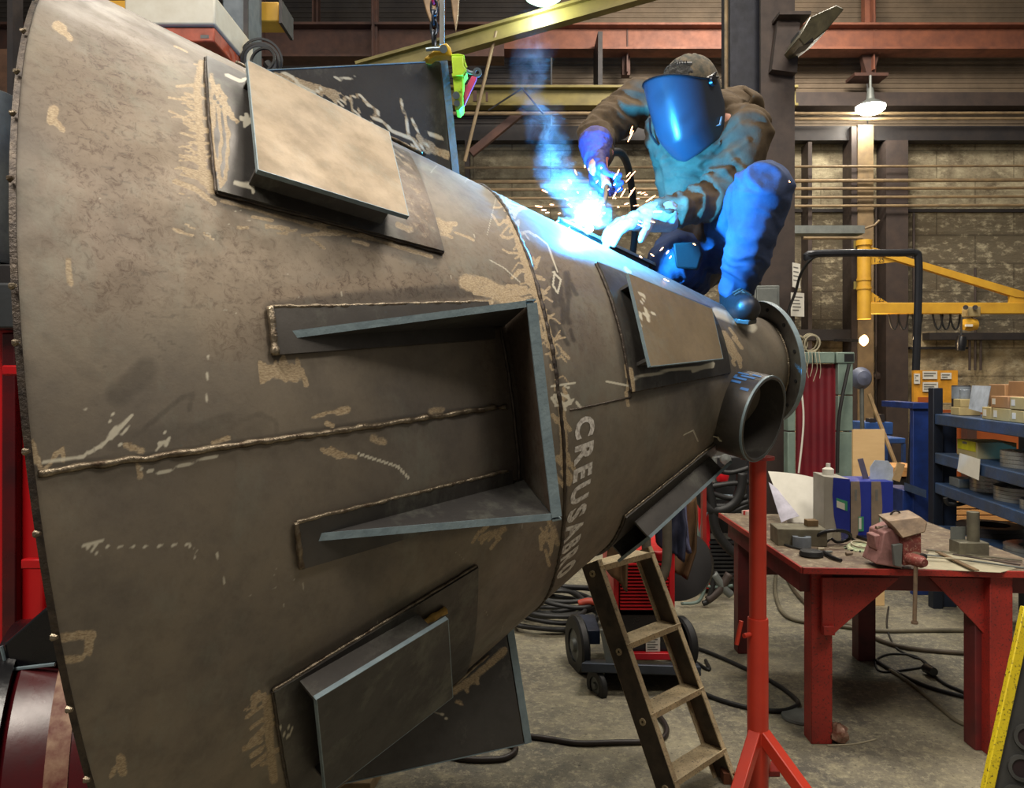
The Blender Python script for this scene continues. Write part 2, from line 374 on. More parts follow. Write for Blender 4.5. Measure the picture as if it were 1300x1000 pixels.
# bits of spatter on rim
mb=MB()
for t in np.linspace(85,-70,26):
    q=rp(SB+.004,t+random.uniform(-2,2),.008);mb.cyl(q,q+rad(t)*.004-Vector(CD)*.008,.006,.003,7)
part('tack_weld',mb,m_weld,cone,kind='stuff')
# ------------- stencilled text
th0=hit(743,533)[1];th1=hit(716,737)[1];s_base=hit(731,560)[0]
W0=textmb('CREUSABR0',.071,None,None,None,mapf=lambda v:v.copy(),space=1.32,bold=.003)
xs=[v[0] for v in W0.v];xm=max(xs)
LY=[531,560,589,615,642,667,688,704,719,737];LX=[732,731,730,728,724,720,716,713,710,707]
def curvmap(v):
    k=max(0,min(1,v[0]/xm))*9;y=float(np.interp(k,range(10),LY));x=float(np.interp(k,range(10),LX));s_,t_=hit(x,y)
    return pt(s_-v[1]*1.30,t_,.0012)
W0.v=[tuple(curvmap(v)) for v in W0.v]
m_stencil=NT('white_stencil_paint');m_stencil=m_stencil.set(m_stencil.mix(m_stencil.rng(m_stencil.noise(90,4),.45,.62),(206,200,192),(160,152,144)),.7)
part('stencilled_lettering',W0,m_stencil,cone,'white stencilled letters running down the shell')
# ------------- brackets (two gussets on backing bars closed by an end plate)
def plate(mb,quad,n,t):
    n=Vector(n).normalized()*t/2;q=[Vector(a) for a in quad];mb.prism([a-n for a in q],n*2)
def cstrip(mb,s0,s1,ta,tb,h,nu=24,nv=4):
    """plate lying on the shell between s0..s1 and angles ta..tb, thickness h"""
    A_=ta if callable(ta) else (lambda s:ta);B_=tb if callable(tb) else (lambda s:tb);S_=lambda i:s0+(s1-s0)*i/nu
    T=[[pt(S_(i),A_(S_(i))+(B_(S_(i))-A_(S_(i)))*j/nv,h) for j in range(nv+1)] for i in range(nu+1)]
    B=[[pt(S_(i),A_(S_(i))+(B_(S_(i))-A_(S_(i)))*j/nv,-.004) for j in range(nv+1)] for i in range(nu+1)]
    mb.grid(T)
    mb.grid([[B[i][0] for i in range(nu+1)],[T[i][0] for i in range(nu+1)]]);mb.grid([[T[i][nv] for i in range(nu+1)],[B[i][nv] for i in range(nu+1)]])
    mb.grid([T[0],B[0]]);mb.grid([B[nu],T[nu]])
def gpaint(o,strokes):
    me=o.data;c=np.empty(len(me.vertices)*3);me.vertices.foreach_get('co',c);paintmesh(me,c.reshape(-1,3)+np.array(root(o).location),strokes)
def bracket(ctr,s_near,hh,label,marks=(),w=.195,fl=(0,0)):
    """two parallel gussets and an end plate; ctr is the angle round the cone, hh the height at the end plate"""
    s0,s1=2.07,s_near;R_=rad(ctr)
    def tf(s,k,ww=None): return ctr+k*math.degrees(math.asin((w if ww is None else ww)/float(crad(s))))
    RK={1:rad(ctr+fl[0]),-1:rad(ctr+fl[1])}
    def gp(s,k,h,ww=None): return rp(s,tf(s,k,ww))+RK[k]*h
    mb=MB();n=10;sp_=s1-.006
    inner=[rp(sp_,tf(sp_,-1)+(tf(sp_,1)-tf(sp_,-1))*i/n,-.006) for i in range(n+1)]
    mb.prism([gp(sp_,1,hh)]+inner[::-1]+[gp(sp_,-1,hh)],Vector(CD)*-.018)
    ep=part('bracket_end_plate',mb,m_grey,cone,label);N_=rad(ctr+90)
    for k in (1,-1):
        mb=MB();nu,nv=60,24;o0=gp(s0,k,.006);o1=gp(s1,k,hh);rows=[]
        for i in range(nu+1):
            a=gp(s0+(s1-s0)*i/nu,k,-.006);b=o0.lerp(o1,i/nu);rows.append([a.lerp(b,j/nv) for j in range(nv+1)])
        up=N_*.006;mb.grid([[q+up for q in r] for r in rows]);mb.grid([[q-up for q in r][::-1] for r in rows])
        gpaint(part('gusset_plate',mb,m_grey,ep),marks)
        mb=MB();mb.bar(o0,o1,.015,.003,up=R_);part('gusset_edge',mb,m_cut,ep)
        bead([gp(s,k,.004)-N_*.008*k for s in np.linspace(s0,s1+.01,40)],.005,'fillet_weld',parent=ep,mat=m_weldd)
        mb=MB();fa=lambda s:tf(s,k,.158 if k>0 else .25);fb=lambda s:tf(s,k,.25 if k>0 else .158)
        cstrip(mb,2.1,1.59,fa,fb,.011,20,3);gpaint(part('backing_bar',mb,m_pad,ep),())
        bead([pt(s,(fb(s) if k>0 or abs(ctr)<40 else fa(s)),.008) for s in np.linspace(2.1,1.6,30)],.0045,'fillet_weld',parent=ep)
        bead([pt(2.1,fa(2.1)+(fb(2.1)-fa(2.1))*q,.008) for q in np.linspace(0,1,6)],.008 if k>0 else .006,'fillet_weld',parent=ep)
        mb=MB();mb.bar(gp(s1-.014,k,-.008)+N_*.007*k,gp(s1-.014,k,hh+.008)+N_*.007*k,.022,.004,up=N_);part('plate_edge',mb,m_cut,ep)
    mb=MB();mb.bar(gp(s1-.014,1,hh+.007),gp(s1-.014,-1,hh+.007),.024,.006,up=R_);part('plate_edge',mb,m_cut,ep)
    bead([rp(s1+.012,t,.003) for t in np.linspace(tf(s1,1),tf(s1,-1),20)],.005,'fillet_weld',parent=ep,mat=m_weldd)
    return ep
bracket(2.0,1.55,.19,'open three-sided steel bracket facing the camera',fl=(8,-20))
FINM=[(2,[(425,98),(432,101),(438,99),(450,98)],2,.9),(2,[(360,92),(372,98),(380,108),(400,118),(408,112)],3,.8)]
for i in range(26):
    x=350+i*2.9;y=93+(x-350)*.33;FINM.append((0,[(x,y),(x+6,y+5+random.uniform(0,7)),(x+9,y+1)],2.4,.9))
for pts in ([(425,132),(438,124),(458,121),(468,134),(480,140),(478,150),(490,158),(500,168)],[(444,124),(446,140)],[(430,138),(440,128)],[(470,150),(480,142),(474,156)],[(495,165),(520,175),(528,182),(522,188),(534,190),(540,178),(543,186),(536,196)],[(510,128),(518,165),(520,172)],[(522,150),(532,170)],[(545,170),(560,175),(548,170)],[(448,146),(456,138),(458,146),(452,150)]):
    FINM.append((0,pts,2.6,1.));FINM.append((2,pts,1.6,.8))
for i in range(22):
    x=530+random.uniform(-8,40);y=188+(x-530)*.35+random.uniform(-10,4);FINM.append((0,[(x,y),(x+5,y-5),(x+9,y+2)],2.2,.9))
bracket(88,1.5,.335,'dark triangular lifting bracket standing on top of the cone',FINM)
bracket(-80,1.52,.32,'dark bracket under the cone',[(0,[(575,878),(600,862),(640,825)],7,.9),(0,[(590,865),(594,878)],4,.9),(0,[(604,855),(606,868)],4,.9),(0,[(580,890),(586,893)],4,.8),(2,[(548,902),(560,905),(570,915)],1.6,.8)])
bracket(182,1.55,.19,'bracket on the far side of the cone')
# ------------- support pads: doubler on the shell, channel box and face plate
def subquad(mb,q,n,k,back):
    a,b,c,d=[Vector(x) for x in q]
    rows=[[a.lerp(b,i/n).lerp(d.lerp(c,i/n),j/k) for j in range(k+1)] for i in range(n+1)]
    mb.grid(rows);e=Vector(back);mb.grid([[x+e for x in r][::-1] for r in rows])
    for ed in ([r[0] for r in rows],[r[-1] for r in rows],rows[0],rows[-1]):mb.grid([ed,[x+e for x in ed]])
def pad(s0,s1,ta,tb,face,ctr,strokes,fm=None,inset=(.10,.09),fstrokes=(),label=None,slope=None):
    mb=MB();cstrip(mb,s0,s1,ta,tb,.012,90,50);dp=part('doubler_plate',mb,m_pad,cone,label);gpaint(dp,strokes)
    for a,b,mt in (((s0,ta),(s1,ta),m_weldd),((s1,ta),(s1,tb),m_weldd),((s0,tb),(s1,tb),m_weld if ta<0 else m_weldd),((s0,ta),(s0,tb),m_weldd)):
        bead([pt(a[0]+(b[0]-a[0])*k,a[1]+(b[1]-a[1])*k,.004) for k in np.linspace(0,1,24)],.0042,'fillet_weld',mt,parent=dp)
    N=nrm(ctr[1]);mb=MB();subquad(mb,face,40,30,-N*.010);fp=part('face_plate',mb,fm or m_face,dp);gpaint(fp,fstrokes)
    # channel: side walls below the face plate, inset, going down to the shell
    a,b,c,d=[Vector(x) for x in face];u,v=inset
    def ip(i,j):return a.lerp(b,i).lerp(d.lerp(c,i),j)
    def down(x):  # project along -N to just below shell surface
        y=x.copy()
        for _ in range(200):
            q=np.array(y)-CA;s_=q@CD;r_=np.linalg.norm(q-CD*s_)
            if r_<float(crad(s_))+.004:break
            y-=N*.004
        return y
    cs=[ip(.02,v),ip(1-u,v),ip(1-u,1-v),ip(.02,1-v)]
    for p,q in ((0,1),(3,2)):
        mb=MB();n=12;top=[cs[p].lerp(cs[q],k/n)-N*.009 for k in range(n+1)];bot=[down(x) for x in top];w_=(cs[3]-cs[0]).normalized()*.005
        mb.grid([[x-w_ for x in top],[x-w_ for x in bot]]);mb.grid([[x+w_ for x in top][::-1],[x+w_ for x in bot][::-1]]);mb.grid([[x-w_ for x in top],[x+w_ for x in top]])
        mb.add([top[0]-w_,top[0]+w_,bot[0]+w_,bot[0]-w_],[(0,1,2,3)]);mb.add([top[-1]-w_,top[-1]+w_,bot[-1]+w_,bot[-1]-w_],[(0,1,2,3)])
        gpaint(part('support_flange',mb,m_pad,dp),())
    mb=MB();e=[Vector(x) for x in face]
    for p,q in ((0,1),(1,2),(2,3),(3,0)): mb.bar(e[p]-N*.005,e[q]-N*.005,.002,.0104,up=N)
    part('plate_edge',mb,m_cut,dp);return dp
def faceq(pxs,ctr,h):
    P0=pt(*ctr,h);N=nrm(ctr[1]);return [onplane(x,y,P0,N) for x,y in pxs]
LOOP=[]
for pts in ([(268,100),(275,120),(290,145),(302,155)],[(277,108),(285,128),(296,148)],[(272,130),(270,170),(275,215)],[(276,135),(281,175),(277,225)],[(283,138),(290,170),(288,210),(284,235),(280,236),(278,215)],[(274,110),(288,125)]):
    LOOP.append((0,pts,3.2,1.))
LOOP+=[(2,[(313,145),(311,160),(318,152),(306,150)],3.5,1.),(2,[(300,232),(318,235),(322,242)],4,1.),(2,[(288,95),(305,103),(312,100)],3,.9),(0,[(268,95),(268,160)],5,.6),(0,[(500,180),(540,290)],26,.35),(0,[(505,285),(520,292)],6,.8),(3,[(520,220),(540,300)],30,.8)]
pad(2.17,1.685,28.,56.,faceq([(314,76),(494,167),(519,274),(328,215)],(1.93,42),.052),(1.93,42),LOOP,fstrokes=[(0,[(340,120),(480,190)],30,.22),(0,[(350,180),(500,250)],30,.2)],label='upper left doubler plate carrying a tan face plate')
pad(2.18,1.70,-55.,-23.4,faceq([(402,888),(569,786),(575,885),(414,1010)],(1.95,-36),.062),(1.95,-36),[(2,[(352,925),(372,922),(366,935),(350,928)],1.5,.8)],fm=m_grey,label='lower left doubler plate carrying a dark face plate')
DM=[(2,[(812,372),(818,376),(815,384)],2,1.),(2,[(812,400),(830,398)],2,1.),(2,[(820,392),(824,408)],2,1.),(2,[(813,396),(814,412)],1.6,.9)]
pad(1.145,.66,0.,41.,faceq([(798,347),(904,392),(918,455),(826,465)],(.9,20),.05),(.9,20),[(2,[(805,480),(850,470),(905,465)],2.5,.9),(0,[(800,470),(803,495)],6,.8),(2,[(880,470),(905,462)],4,.8)],fstrokes=DM,label='tan pad plate near the pipe stub')
def cface(s0,s1,ta,tb,h):
    P0=pt((s0+s1)/2,(ta+tb)/2,h);N=nrm((ta+tb)/2)
    def pr(s,t):
        x=rp(s,t);return x-N*((x-P0).dot(N))
    return [pr(s0,tb),pr(s1,tb),pr(s1,ta),pr(s0,ta)]
pad(1.14,.64,-83.,-41.,cface(1.085,.67,-78,-47,.07),(.88,-62),[],fm=m_grey,label='pad under the narrow end of the cone')
pad(1.14,.66,84.,124.,cface(1.09,.70,90,116,.05),(.9,103),[],fm=m_grey,label='pad on top of the narrow end, being welded')
# yellow primer strip on lower pad
bead([pt(*hit(390+169*k,866-97*k),.018) for k in np.linspace(0,1,30)],.0085,'primer_strip',M('yellow_primer',(188,150,72),.8,0,col2=(140,106,46),scale=60,bump=.6,bscale=160),jit=.003)
# ------------- pipe stub and end flange
fc=P(970,532,2.62);pn=Vector((.72,-.69,-.22)).normalized();RO=.150
mb=MB();L_=.46;n=56
prof=[(RO-.012,0),(RO-.006,.004),(RO,0),(RO,-L_),(RO-.012,-L_)]
mb.lathe(prof,fc,pn,n,True);stub=part('pipe_stub',mb,m_pad,cone,'short open pipe stub welded to the side');me=stub.data
gpaint(stub,[(2,[(905,560),(912,548)],3,.9),(2,[(925,490),(940,488)],6,.5),(2,[(912,500),(935,505)],5,.5)])
part('pipe_edge',MB().ring(fc-pn*.003,pn,RO-.011,RO+.0012,.008,56),m_cut,stub)
mb=MB();mb.lathe([(RO,-.25),(RO+.012,-.245),(RO+.016,-.232),(RO+.004,-.215),(RO,-.212)],fc,pn,n,True);part('collar',mb,m_pad,stub);gpaint(stub.children[-1],[(0,[(905,470),(925,462),(960,478)],6,.9)])
bead([fc-pn*.212+(pn.orthogonal().normalized()*math.cos(a)+pn.cross(pn.orthogonal().normalized())*math.sin(a))*(RO+.004) for a in np.linspace(0,2*math.pi,60)],.005,'fillet_weld',parent=stub)
mb=MB()
for x,y in ((907,548),(907,556)): 
    q=P(x+8,y,2.60);mb.ring(q,(pn+Vector((-.6,0,.3))),.006,.012,.004,14);mb.bar(q+Vector((-.008,0,.002)),q+Vector((-.03,.01,.008)),.014,.004)
part('lug',mb,M('bright_lug',(190,180,150),.4,.6),stub)
# blue marker scribble
mb=MB();o_=pn.orthogonal().normalized();w_=pn.cross(o_)
up=Vector((0,0,1));u1=(up-pn*up.dot(pn)).normalized();u2=pn.cross(u1)
def onp(a,h):return fc-pn*h+(u1*math.cos(a)+u2*math.sin(a))*(RO+.0012)
for a,h,l in ((-.5,.03,.05),(-.62,.05,.05),(-.4,.06,.04),(-.75,.06,.04),(-.9,.02,.03),(-.55,.09,.05),(-.35,.02,.03)):
    mb.grid([[onp(s_*(a+dx*.07),h+l*k/5) for k in range(6)] for s_ in (-1,) for dx in (0,1)])
part('marker_scribble',mb,M('blue_marker',(60,120,190),.6),stub)
o_=Vector(CA+CD*SE);ax=Vector(CD)
fl=part('end_flange',MB().lathe([(.15,.0),(.235,.0),(.238,-.003),(.238,-.016),(.235,-.019),(.15,-.019)],o_,ax,72,True),m_pad,cone,'round flange closing the narrow end');gpaint(fl,[(2,[(940,392),(950,398)],2,.5)])
part('flange_edge',MB().ring(o_-ax*.0095,ax,.2375,.2392,.02,72),m_cut,fl)
bead([o_+ax*.004+rad(t)*(.174) for t in np.linspace(0,360,80)],.005,'fillet_weld',parent=fl)
mb=MB()
for t in range(0,360,30):
    q=o_+rad(t+10)*.212;mb.cyl(q-ax*.021,q+ax*.003,.007,n=10)
part('bolt_hole',mb,M('black_hole',(12,12,14),.9),fl,kind='stuff')
# ---------------------------------------------------------------- setting
YW=11.5
def pbox(mb,x0,y0,x1,y1,Y,dep=.2):
    a=P(x0,y1,Y);b=P(x1,y0,Y);return mb.box(((a.x+b.x)/2,Y+dep/2,(a.z+b.z)/2),(b.x-a.x,dep,b.z-a.z))
def wz(py,Y=YW):return EYE-(py-CY)/F*Y
s=NT('worn_concrete_floor');
c=s.mix(s.rng(s.noise(1.1,7,.65),.40,.60),(134,127,108),(92,88,80));c=s.mix(s.rng(s.noise(9,8,.75),.48,.70),c,(152,144,118));c=s.mix(s.rng(s.noise(.5,5,.6),.50,.62,0,.55),c,(66,68,66))
c=s.mix(s.rng(s.noise(24,8,.85),.50,.62,0,.75),c,(176,168,140));c=s.mix(s.rng(s.noise(46,5,.8),.56,.66,0,.8),c,(50,46,42))
s.bump(s.noise(26,8,.8),.5,.012);m_floor=s.set(c,s.rng(s.noise(3,5),.3,.7,.5,.85),0)
mb=MB();mb.grid([[(-10+k*2.5,-2.5+j*2.5,0) for k in range(10)] for j in range(7)]);mb.v=[(x,min(y,YW),z) for x,y,z in mb.v];struct('floor',mb,m_floor)
mb=MB();mb.box((3.1,4.4,.001),(.9,2.3,.004));mb2=MB();
# masonry wall
s=NT('limewashed_masonry');sp=s.n('SeparateXYZ');s.L(s.tc.outputs['Object'],sp.inputs[0])
zz=s.rng(s.math('ADD',sp.outputs[2],s.math('MULTIPLY',s.noise(3,4),.12)),1.9,5.4)
band=s.ramp(zz,[(0,(192,172,134)),(.13,(188,168,130)),(.145,(92,84,70)),(.62,(112,102,82)),(.645,(176,164,134)),(1,(178,166,138))])
c=s.mix(s.rng(s.noise(2.4,8,.7),.42,.66),band,(108,96,76));c=s.mix(s.rng(s.noise(7,6,.7,stretch=(1,1,1.8)),.52,.7,0,.8),c,(206,194,162))
c=s.mix(s.rng(s.noise(11,6,.8),.60,.72,0,.8),c,(70,60,50));bk=s.n('TexBrick');bk.inputs['Scale'].default_value=1.;bk.inputs['Mortar Size'].default_value=.012;bk.inputs['Brick Width'].default_value=1.15;bk.inputs['Row Height'].default_value=.42;bk.inputs[1].default_value=(1,1,1,1);bk.inputs[2].default_value=(1,1,1,1);bk.inputs[3].default_value=(.35,.33,.3,1)
rot=s.n('Mapping');rot.inputs['Rotation'].default_value=(math.pi/2,0,0);s.L(s.tc.outputs['Object'],rot.inputs[0]);s.L(rot.outputs[0],bk.inputs['Vector'])
c=s.mix(.55,c,bk.outputs[0],'MULTIPLY');s.bump(s.noise(5,8,.8,stretch=(1,1,1.6)),.9,.08);m_wall=s.set(c,.85)
mb=MB();mb.box((1,YW+.2,2.6),(22,.4,5.2));wb=struct('wall_back',mb,m_wall)
# bulging stone courses of the upper wall
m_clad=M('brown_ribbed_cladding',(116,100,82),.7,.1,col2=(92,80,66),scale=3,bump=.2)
m_clad_shade=M('shaded_ribbed_cladding',(60,54,50),.7,.1,col2=(44,40,40),scale=3,bump=.2)  # same cladding darkened for the left sheets: missing light painted into the colour
def clad(x0,x1,z0,z1,mat,rib=.075,Y=YW-.02):
    rows=[];z=z0
    while z<z1:
        for dz,dy in ((0,0),(rib*.35,0),(rib*.5,-.014),(rib*.85,-.014)):rows.append([(x,Y+dy,z+dz) for x in (x0,x1)])
        z+=rib
    mb=MB();mb.grid(rows);return mb
def Xw(px,Y):return (px-CX)/F*Y
def wx(px,Y=YW):return (px-CX)/F*Y
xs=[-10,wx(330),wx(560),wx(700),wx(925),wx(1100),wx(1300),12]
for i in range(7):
    mt=m_clad_shade if i<3 else m_clad
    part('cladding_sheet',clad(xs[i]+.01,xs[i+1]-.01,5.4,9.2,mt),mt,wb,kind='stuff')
m_red=M('red_oxide_primer_steel',(134,82,60),.6,.15,col2=(100,62,50),scale=5,bump=.2)
m_redd=M('brown_red_primer_steel',(84,54,42),.65,.15,col2=(60,42,38),scale=5,bump=.2)
m_dk=M('dark_painted_steel',(52,46,44),.6,.2,col2=(38,36,38),scale=6,bump=.1)
m_dkb=M('brown_painted_steel',(72,60,54),.6,.2,col2=(56,48,46),scale=6,bump=.1)
m_yel=M('crane_yellow_paint',(206,158,48),.5,0,col2=(180,134,40),scale=4,bump=.1)
m_yeld=M('dusty_crane_yellow_paint',(122,108,46),.6,0,col2=(92,82,40),scale=3,bump=.1)
m_pipe=M('dusty_pipe_paint',(140,118,86),.6,.2,col2=(104,88,68),scale=6,bump=0)
m_blk=M('black_rubber',(26,26,27),.55,0,col2=(18,18,18),bump=.1)
m_blkg=M('gloss_black_plastic',(22,22,26),.3,0,bump=0)
m_gry=M('grey_painted_metal',(112,116,112),.5,.2,col2=(92,96,94))
def ibeam(mb,a,b,h,w_,t=.03):
    a=Vector(a);b=Vector(b);d=(b-a).normalized();v=Vector((0,-1,0)).cross(d) 
    if v.length<.1:v=Vector((0,0,1))
    v.normalize();
    if v.z<0:v=-v
    n=v.cross(d);mb.bar(a,b,t,h,up=v)if 0 else None
    for off in (h/2,-h/2):mb.bar(a+v*off,b+v*off,w_,t,up=v)
    mb.bar(a,b,t*.6,h,up=v);return mb
def beam(name,a,b,h,w_,mat,t=.03,extra=None):
    mb=MB();ibeam(mb,a,b,h,w_,t);return struct(name,mb,mat)
# window band and sill beam
mb=MB();pbox(mb,560,160,1420,178,YW-.25,.2);struct('trim_1',mb,m_dk)
mb=MB();pbox(mb,-200,117,1420,134,YW-.3,.25);struct('trim_2',mb,m_dkb)
beam('trim_3',P(640,51,11.),P(1420,51,11.),.34,.3,m_red);beam('trim_4',P(-100,56,9.8),P(640,56,9.8),.40,.3,m_redd)
for i,(x,Y,y0,y1,mt,wd) in enumerate(((1105,11.1,-60,92,m_red,14),(475,9.7,-60,78,m_redd,8),(330,9.7,-60,130,m_redd,8),(400,10,-60,78,m_redd,8),(795,11.1,34,95,m_redd,10),(700,11.2,-60,34,m_redd,6),(560,10.2,-60,76,m_redd,10))):
    mb=MB();pbox(mb,x-wd/2,y0,x+wd/2,y1,Y,.12);mb.box((wx(x,Y),Y-.06,(wz(y0,Y)+wz(y1,Y))/2),(.02,.12,abs(wz(y0,Y)-wz(y1,Y))));struct('trim_%d'%(5+i),mb,mt)
mb=MB();pbox(mb,1085,92,1128,96,11.0,.3);mb.prism([P(1093,66,11.05),P(1117,66,11.05),P(1110,92,11.05),P(1100,92,11.05)],(0,.1,0));struct('trim_12',mb,m_redd)
for i,(x0,x1,y0,mt) in enumerate(((1089,1109,158,m_pipe),(1081,1089,160,m_dkb),(1125,1153,178,m_dkb),(590,596,178,m_dkb),(1026,1031,180,m_dkb))):
    mb=MB();pbox(mb,x0,y0,x1,625,YW-.35+.02*i,.3);struct('trim_%d'%(13+i),mb,mt)
mb=MB();pbox(mb,930,265,1420,269,YW-.04,.04);pbox(mb,1180,422,1420,431,YW-.2,.2);struct('trim_18',mb,m_dk)
mb=MB();pbox(mb,1008,418,1085,432,YW-.3,.2);pbox(mb,1155,440,1230,443,YW-.1,.08);struct('trim_19',mb,m_dk)
# yellow crane girder with its runway and a diagonal yellow boom
g=thing('crane_girder','dusty yellow overhead crane girder running behind the welder','crane',P(690,138,10.4))
mb=MB();ibeam(mb,P(560,124,10.4),P(1010,124,10.4),.24,.2);part('girder',mb,m_yeld,g)
mb=MB();mb.tube([P(560,144,10.3),P(1010,144,10.3)],.025);part('rail',mb,m_pipe,g)
for x in (600,760,990):mb=MB();mb.box((Xw(x,10.6),10.7,(wz(110,10.4)+wz(60,10.9))/2),(.06,.6,wz(60,10.9)-wz(110,10.4)));part('hanger',mb,m_dk,g)
mb=MB();
for a,b in (((663,112),(620,140)),((663,112),(690,145))):mb.tube([P(*a,10.2),P(*b,10.2)],.012)
part('cable',mb,m_blk,g,kind='stuff')
mb=MB();mb.box(P(603,122,10.25),(.05,.03,.14));part('bracket',mb,m_redd,g);mb=MB();mb.box(P(618,123,10.25),(.03,.03,.12));part('bracket',mb,m_redd,g)
mb=MB();ibeam(mb,P(455,92,8.2),P(1100,-90,8.2),.16,.14);solo('crane_boom',mb,m_yeld,'long dusty yellow boom rising diagonally behind the lifting chain','boom')
for i,(a,b,l) in enumerate((((630,40),(590,205),'long'),)):
    mb=MB();mb.tube([P(*a,8.2),P(*b,8.2)],.018);solo('tie_rod',mb,m_pipe,l+' thin slanted tie rod hanging right of the green clamp','rod')
mb=MB();mb.bar(P(598,195,10.45),P(665,140,10.45),.1,.1);solo('brace',mb,m_redd,'reddish diagonal brace below the yellow girder','brace')
# dark hanging hooks near the chain
m_tan=M('tan_hook_paint',(130,104,74),.5,.2)
for x,y1,w_ in ((546,30,12),(577,38,6)):
    mb=MB();mb.prism([P(x-w_,-12,7.5),P(x+w_,-12,7.5),P(x+w_*.7,y1*.5,7.5),P(x+1,y1,7.5),P(x-w_*.4,y1*.5,7.5)],(0,.08,0));solo('crane_hook',mb,m_tan,'tan tapered hook blade, %s of the lifting chain'%('just behind and left' if x<550 else 'right'),'hook',bev=.01)
# pipes along the back wall
pr=thing('pipe_run','run of five thin tan pipes along the stone back wall, right of the dark column','pipes',P(1150,262,YW-.35))
for y,r in ((211,.018),(229,.026),(239,.022),(250,.02),(261,.02)):
    part('pipe',MB().tube([P(590,y+2,YW-.42),P(1420,y-1,YW-.42)],r),m_pipe,pr)
pr=thing('pipe_pair','pair of thin tan pipes just below the high bay lamp','pipes',P(1150,153,YW-.4))
for y in (144,151):part('pipe',MB().tube([P(1008,y,YW-.42),P(1420,y-1,YW-.42)],.02),m_pipe,pr)
pr=thing('conduit_bank','bank of thin vertical conduits on the wall behind the yellow jib','conduits',P(1130,560,YW-.2))
for x,y0,y1 in ((1112,262,560),(1119,262,432),(1126,262,540),(1133,330,560),(1141,262,430),(1150,262,560),(1160,270,430),(1238,340,470),(1231,430,470),(1245,430,470),(1112,440,555)):part('conduit',MB().tube([P(x,y0,YW-.12),P(x,y1,YW-.12)],.018,6),m_dkb,pr)
mb=MB();pbox(mb,1008,286,1098,296,10.4,.25);t=thing('cable_tray','grey cable tray mounted high beside the dark column','tray',P(1053,300,10.4));part('tray',mb,m_gry,t)
mb=MB();mb.tube([P(1020,302,10.4),P(1095,302,10.4)],.02);part('rail',mb,m_pipe,t);mb=MB();mb.tube([P(1098,290,10.4),P(1110,286,10.4),P(1116,280,10.5)],.015);part('end_arm',mb,m_pipe,t)
# high bay lamps that show
def highbay(px,py,Y,col,es,r,label,pw,lc):
    b=P(px,py,Y);t=thing('high_bay_lamp',label,'lamp',b);part('lens',MB().lathe([(0,-.09),(r*.6,-.075),(r*.95,-.03),(r,0),(r,.02)],b,(0,0,1),24),EM('lamp_glow_%d'%px,col,es),t)
    part('housing',MB().lathe([(r*1.04,.0),(r*.8,.06),(r*.3,.12),(r*.2,.28)],b,(0,0,1),24),m_gry,t);part('stem',MB().cyl(b+Vector((0,0,.26)),b+Vector((0,0,.46)),.02,n=8),m_gry,t);point('lamp_light',b-Vector((0,0,.12)),pw,lc,.12);return t
highbay(1105,137,10.95,(1,.97,.82,1),26,.2,'bright round high bay lamp on the right below the red beam',55,(1,.94,.8))
highbay(690,-7,8.0,(.62,1,.78,1),3,.2,'greenish high bay lamp cut by the top edge of the photo',60,(.85,1,.9))
b=P(1097,432,10.2);t=thing('wall_lamp','small glowing orange-white wall lamp above the maroon screen','lamp',b);part('bulb',MB().lathe([(0,-.05),(.05,-.04),(.075,0),(.05,.03),(0,.045)],b,(.5,-1,-.1),16),EM('warm_glow',(1,.58,.24,1),7),t);part('bracket',MB().bar(b+Vector((0,.02,0)),b+Vector((0,.9,.05)),.04,.04),m_dk,t);point('lamp_light',b-Vector((0,.2,0)),22,(1,.7,.4),.08)
# hall column in the middle distance
cb=G(968,708);colm=thing('steel_column','dark heavy steel column rising behind the crouching welder','column',(wx(968,7.),7.,0))
mb=MB();a=wx(966,7);b_=wx(1009,7);mb.box(((a+b_)/2,7.02,4.5),(b_-a,.04,9));part('flange',mb,m_dkb,colm)
mb=MB();mb.box(((a+b_)/2,7.5,4.5),(b_-a,.04,9));part('flange',mb,m_dkb,colm);mb=MB();mb.box((a+.05,7.26,4.5),(.03,.46,9));part('web',mb,m_dk,colm)
mb=MB();mb.box((wx(944,7.2),7.3,4.5),(wx(964,7.2)-wx(926,7.2),.3,9));part('side_channel',mb,M('blue_black_steel',(34,36,48),.5,.3),colm)
part('conduit',MB().tube([(wx(922,7.1),7.1,.2),(wx(922,7.1),7.1,8.5)],.018,8),m_pipe,colm)
mb=MB();mb.prism([P(988,24,6.9),P(1016,22,6.9),P(1012,92,6.9),P(980,88,6.9)],(0,.1,0));mb.box(P(1002,26,6.95),(.28,.3,.03));part('arm_bracket',mb,m_dkb,colm)
t=thing('floodlight','dark unlit floodlight tilted upward on the column bracket','lamp',P(1035,45,6.8))
mb=MB();mb.prism([P(1014,48,6.35),P(1028,22,6.7),P(1062,6,6.7),P(1072,11,6.7),P(1050,38,6.7),P(1022,60,6.7)],(0,.35,0));part('reflector',mb,M('dusty_olive_metal',(92,86,66),.5,.3),t,bev=.01)
mb=MB();mb.prism([P(1014,38,6.62),P(1030,40,6.62),P(1034,52,6.62),P(1014,60,6.62)],(0,.2,0));part('ballast_box',mb,m_dk,t,bev=.01)
t=thing('electrical_cabinet','grey electrical cabinet fixed to the column, behind the round flange','cabinet',P(976,430,6.85));mb=MB();pbox(mb,958,362,990,432,6.75,.2);part('body',mb,m_gry,t,bev=.01);mb=MB();pbox(mb,961,366,987,428,6.73,.02);part('door',mb,m_gry,t,bev=.004)
m_paper=M('white_paper',(214,210,198),.8,0,col2=(198,194,182),bump=0)
m_ink=M('faint_print',(120,118,112),.8,bump=0)
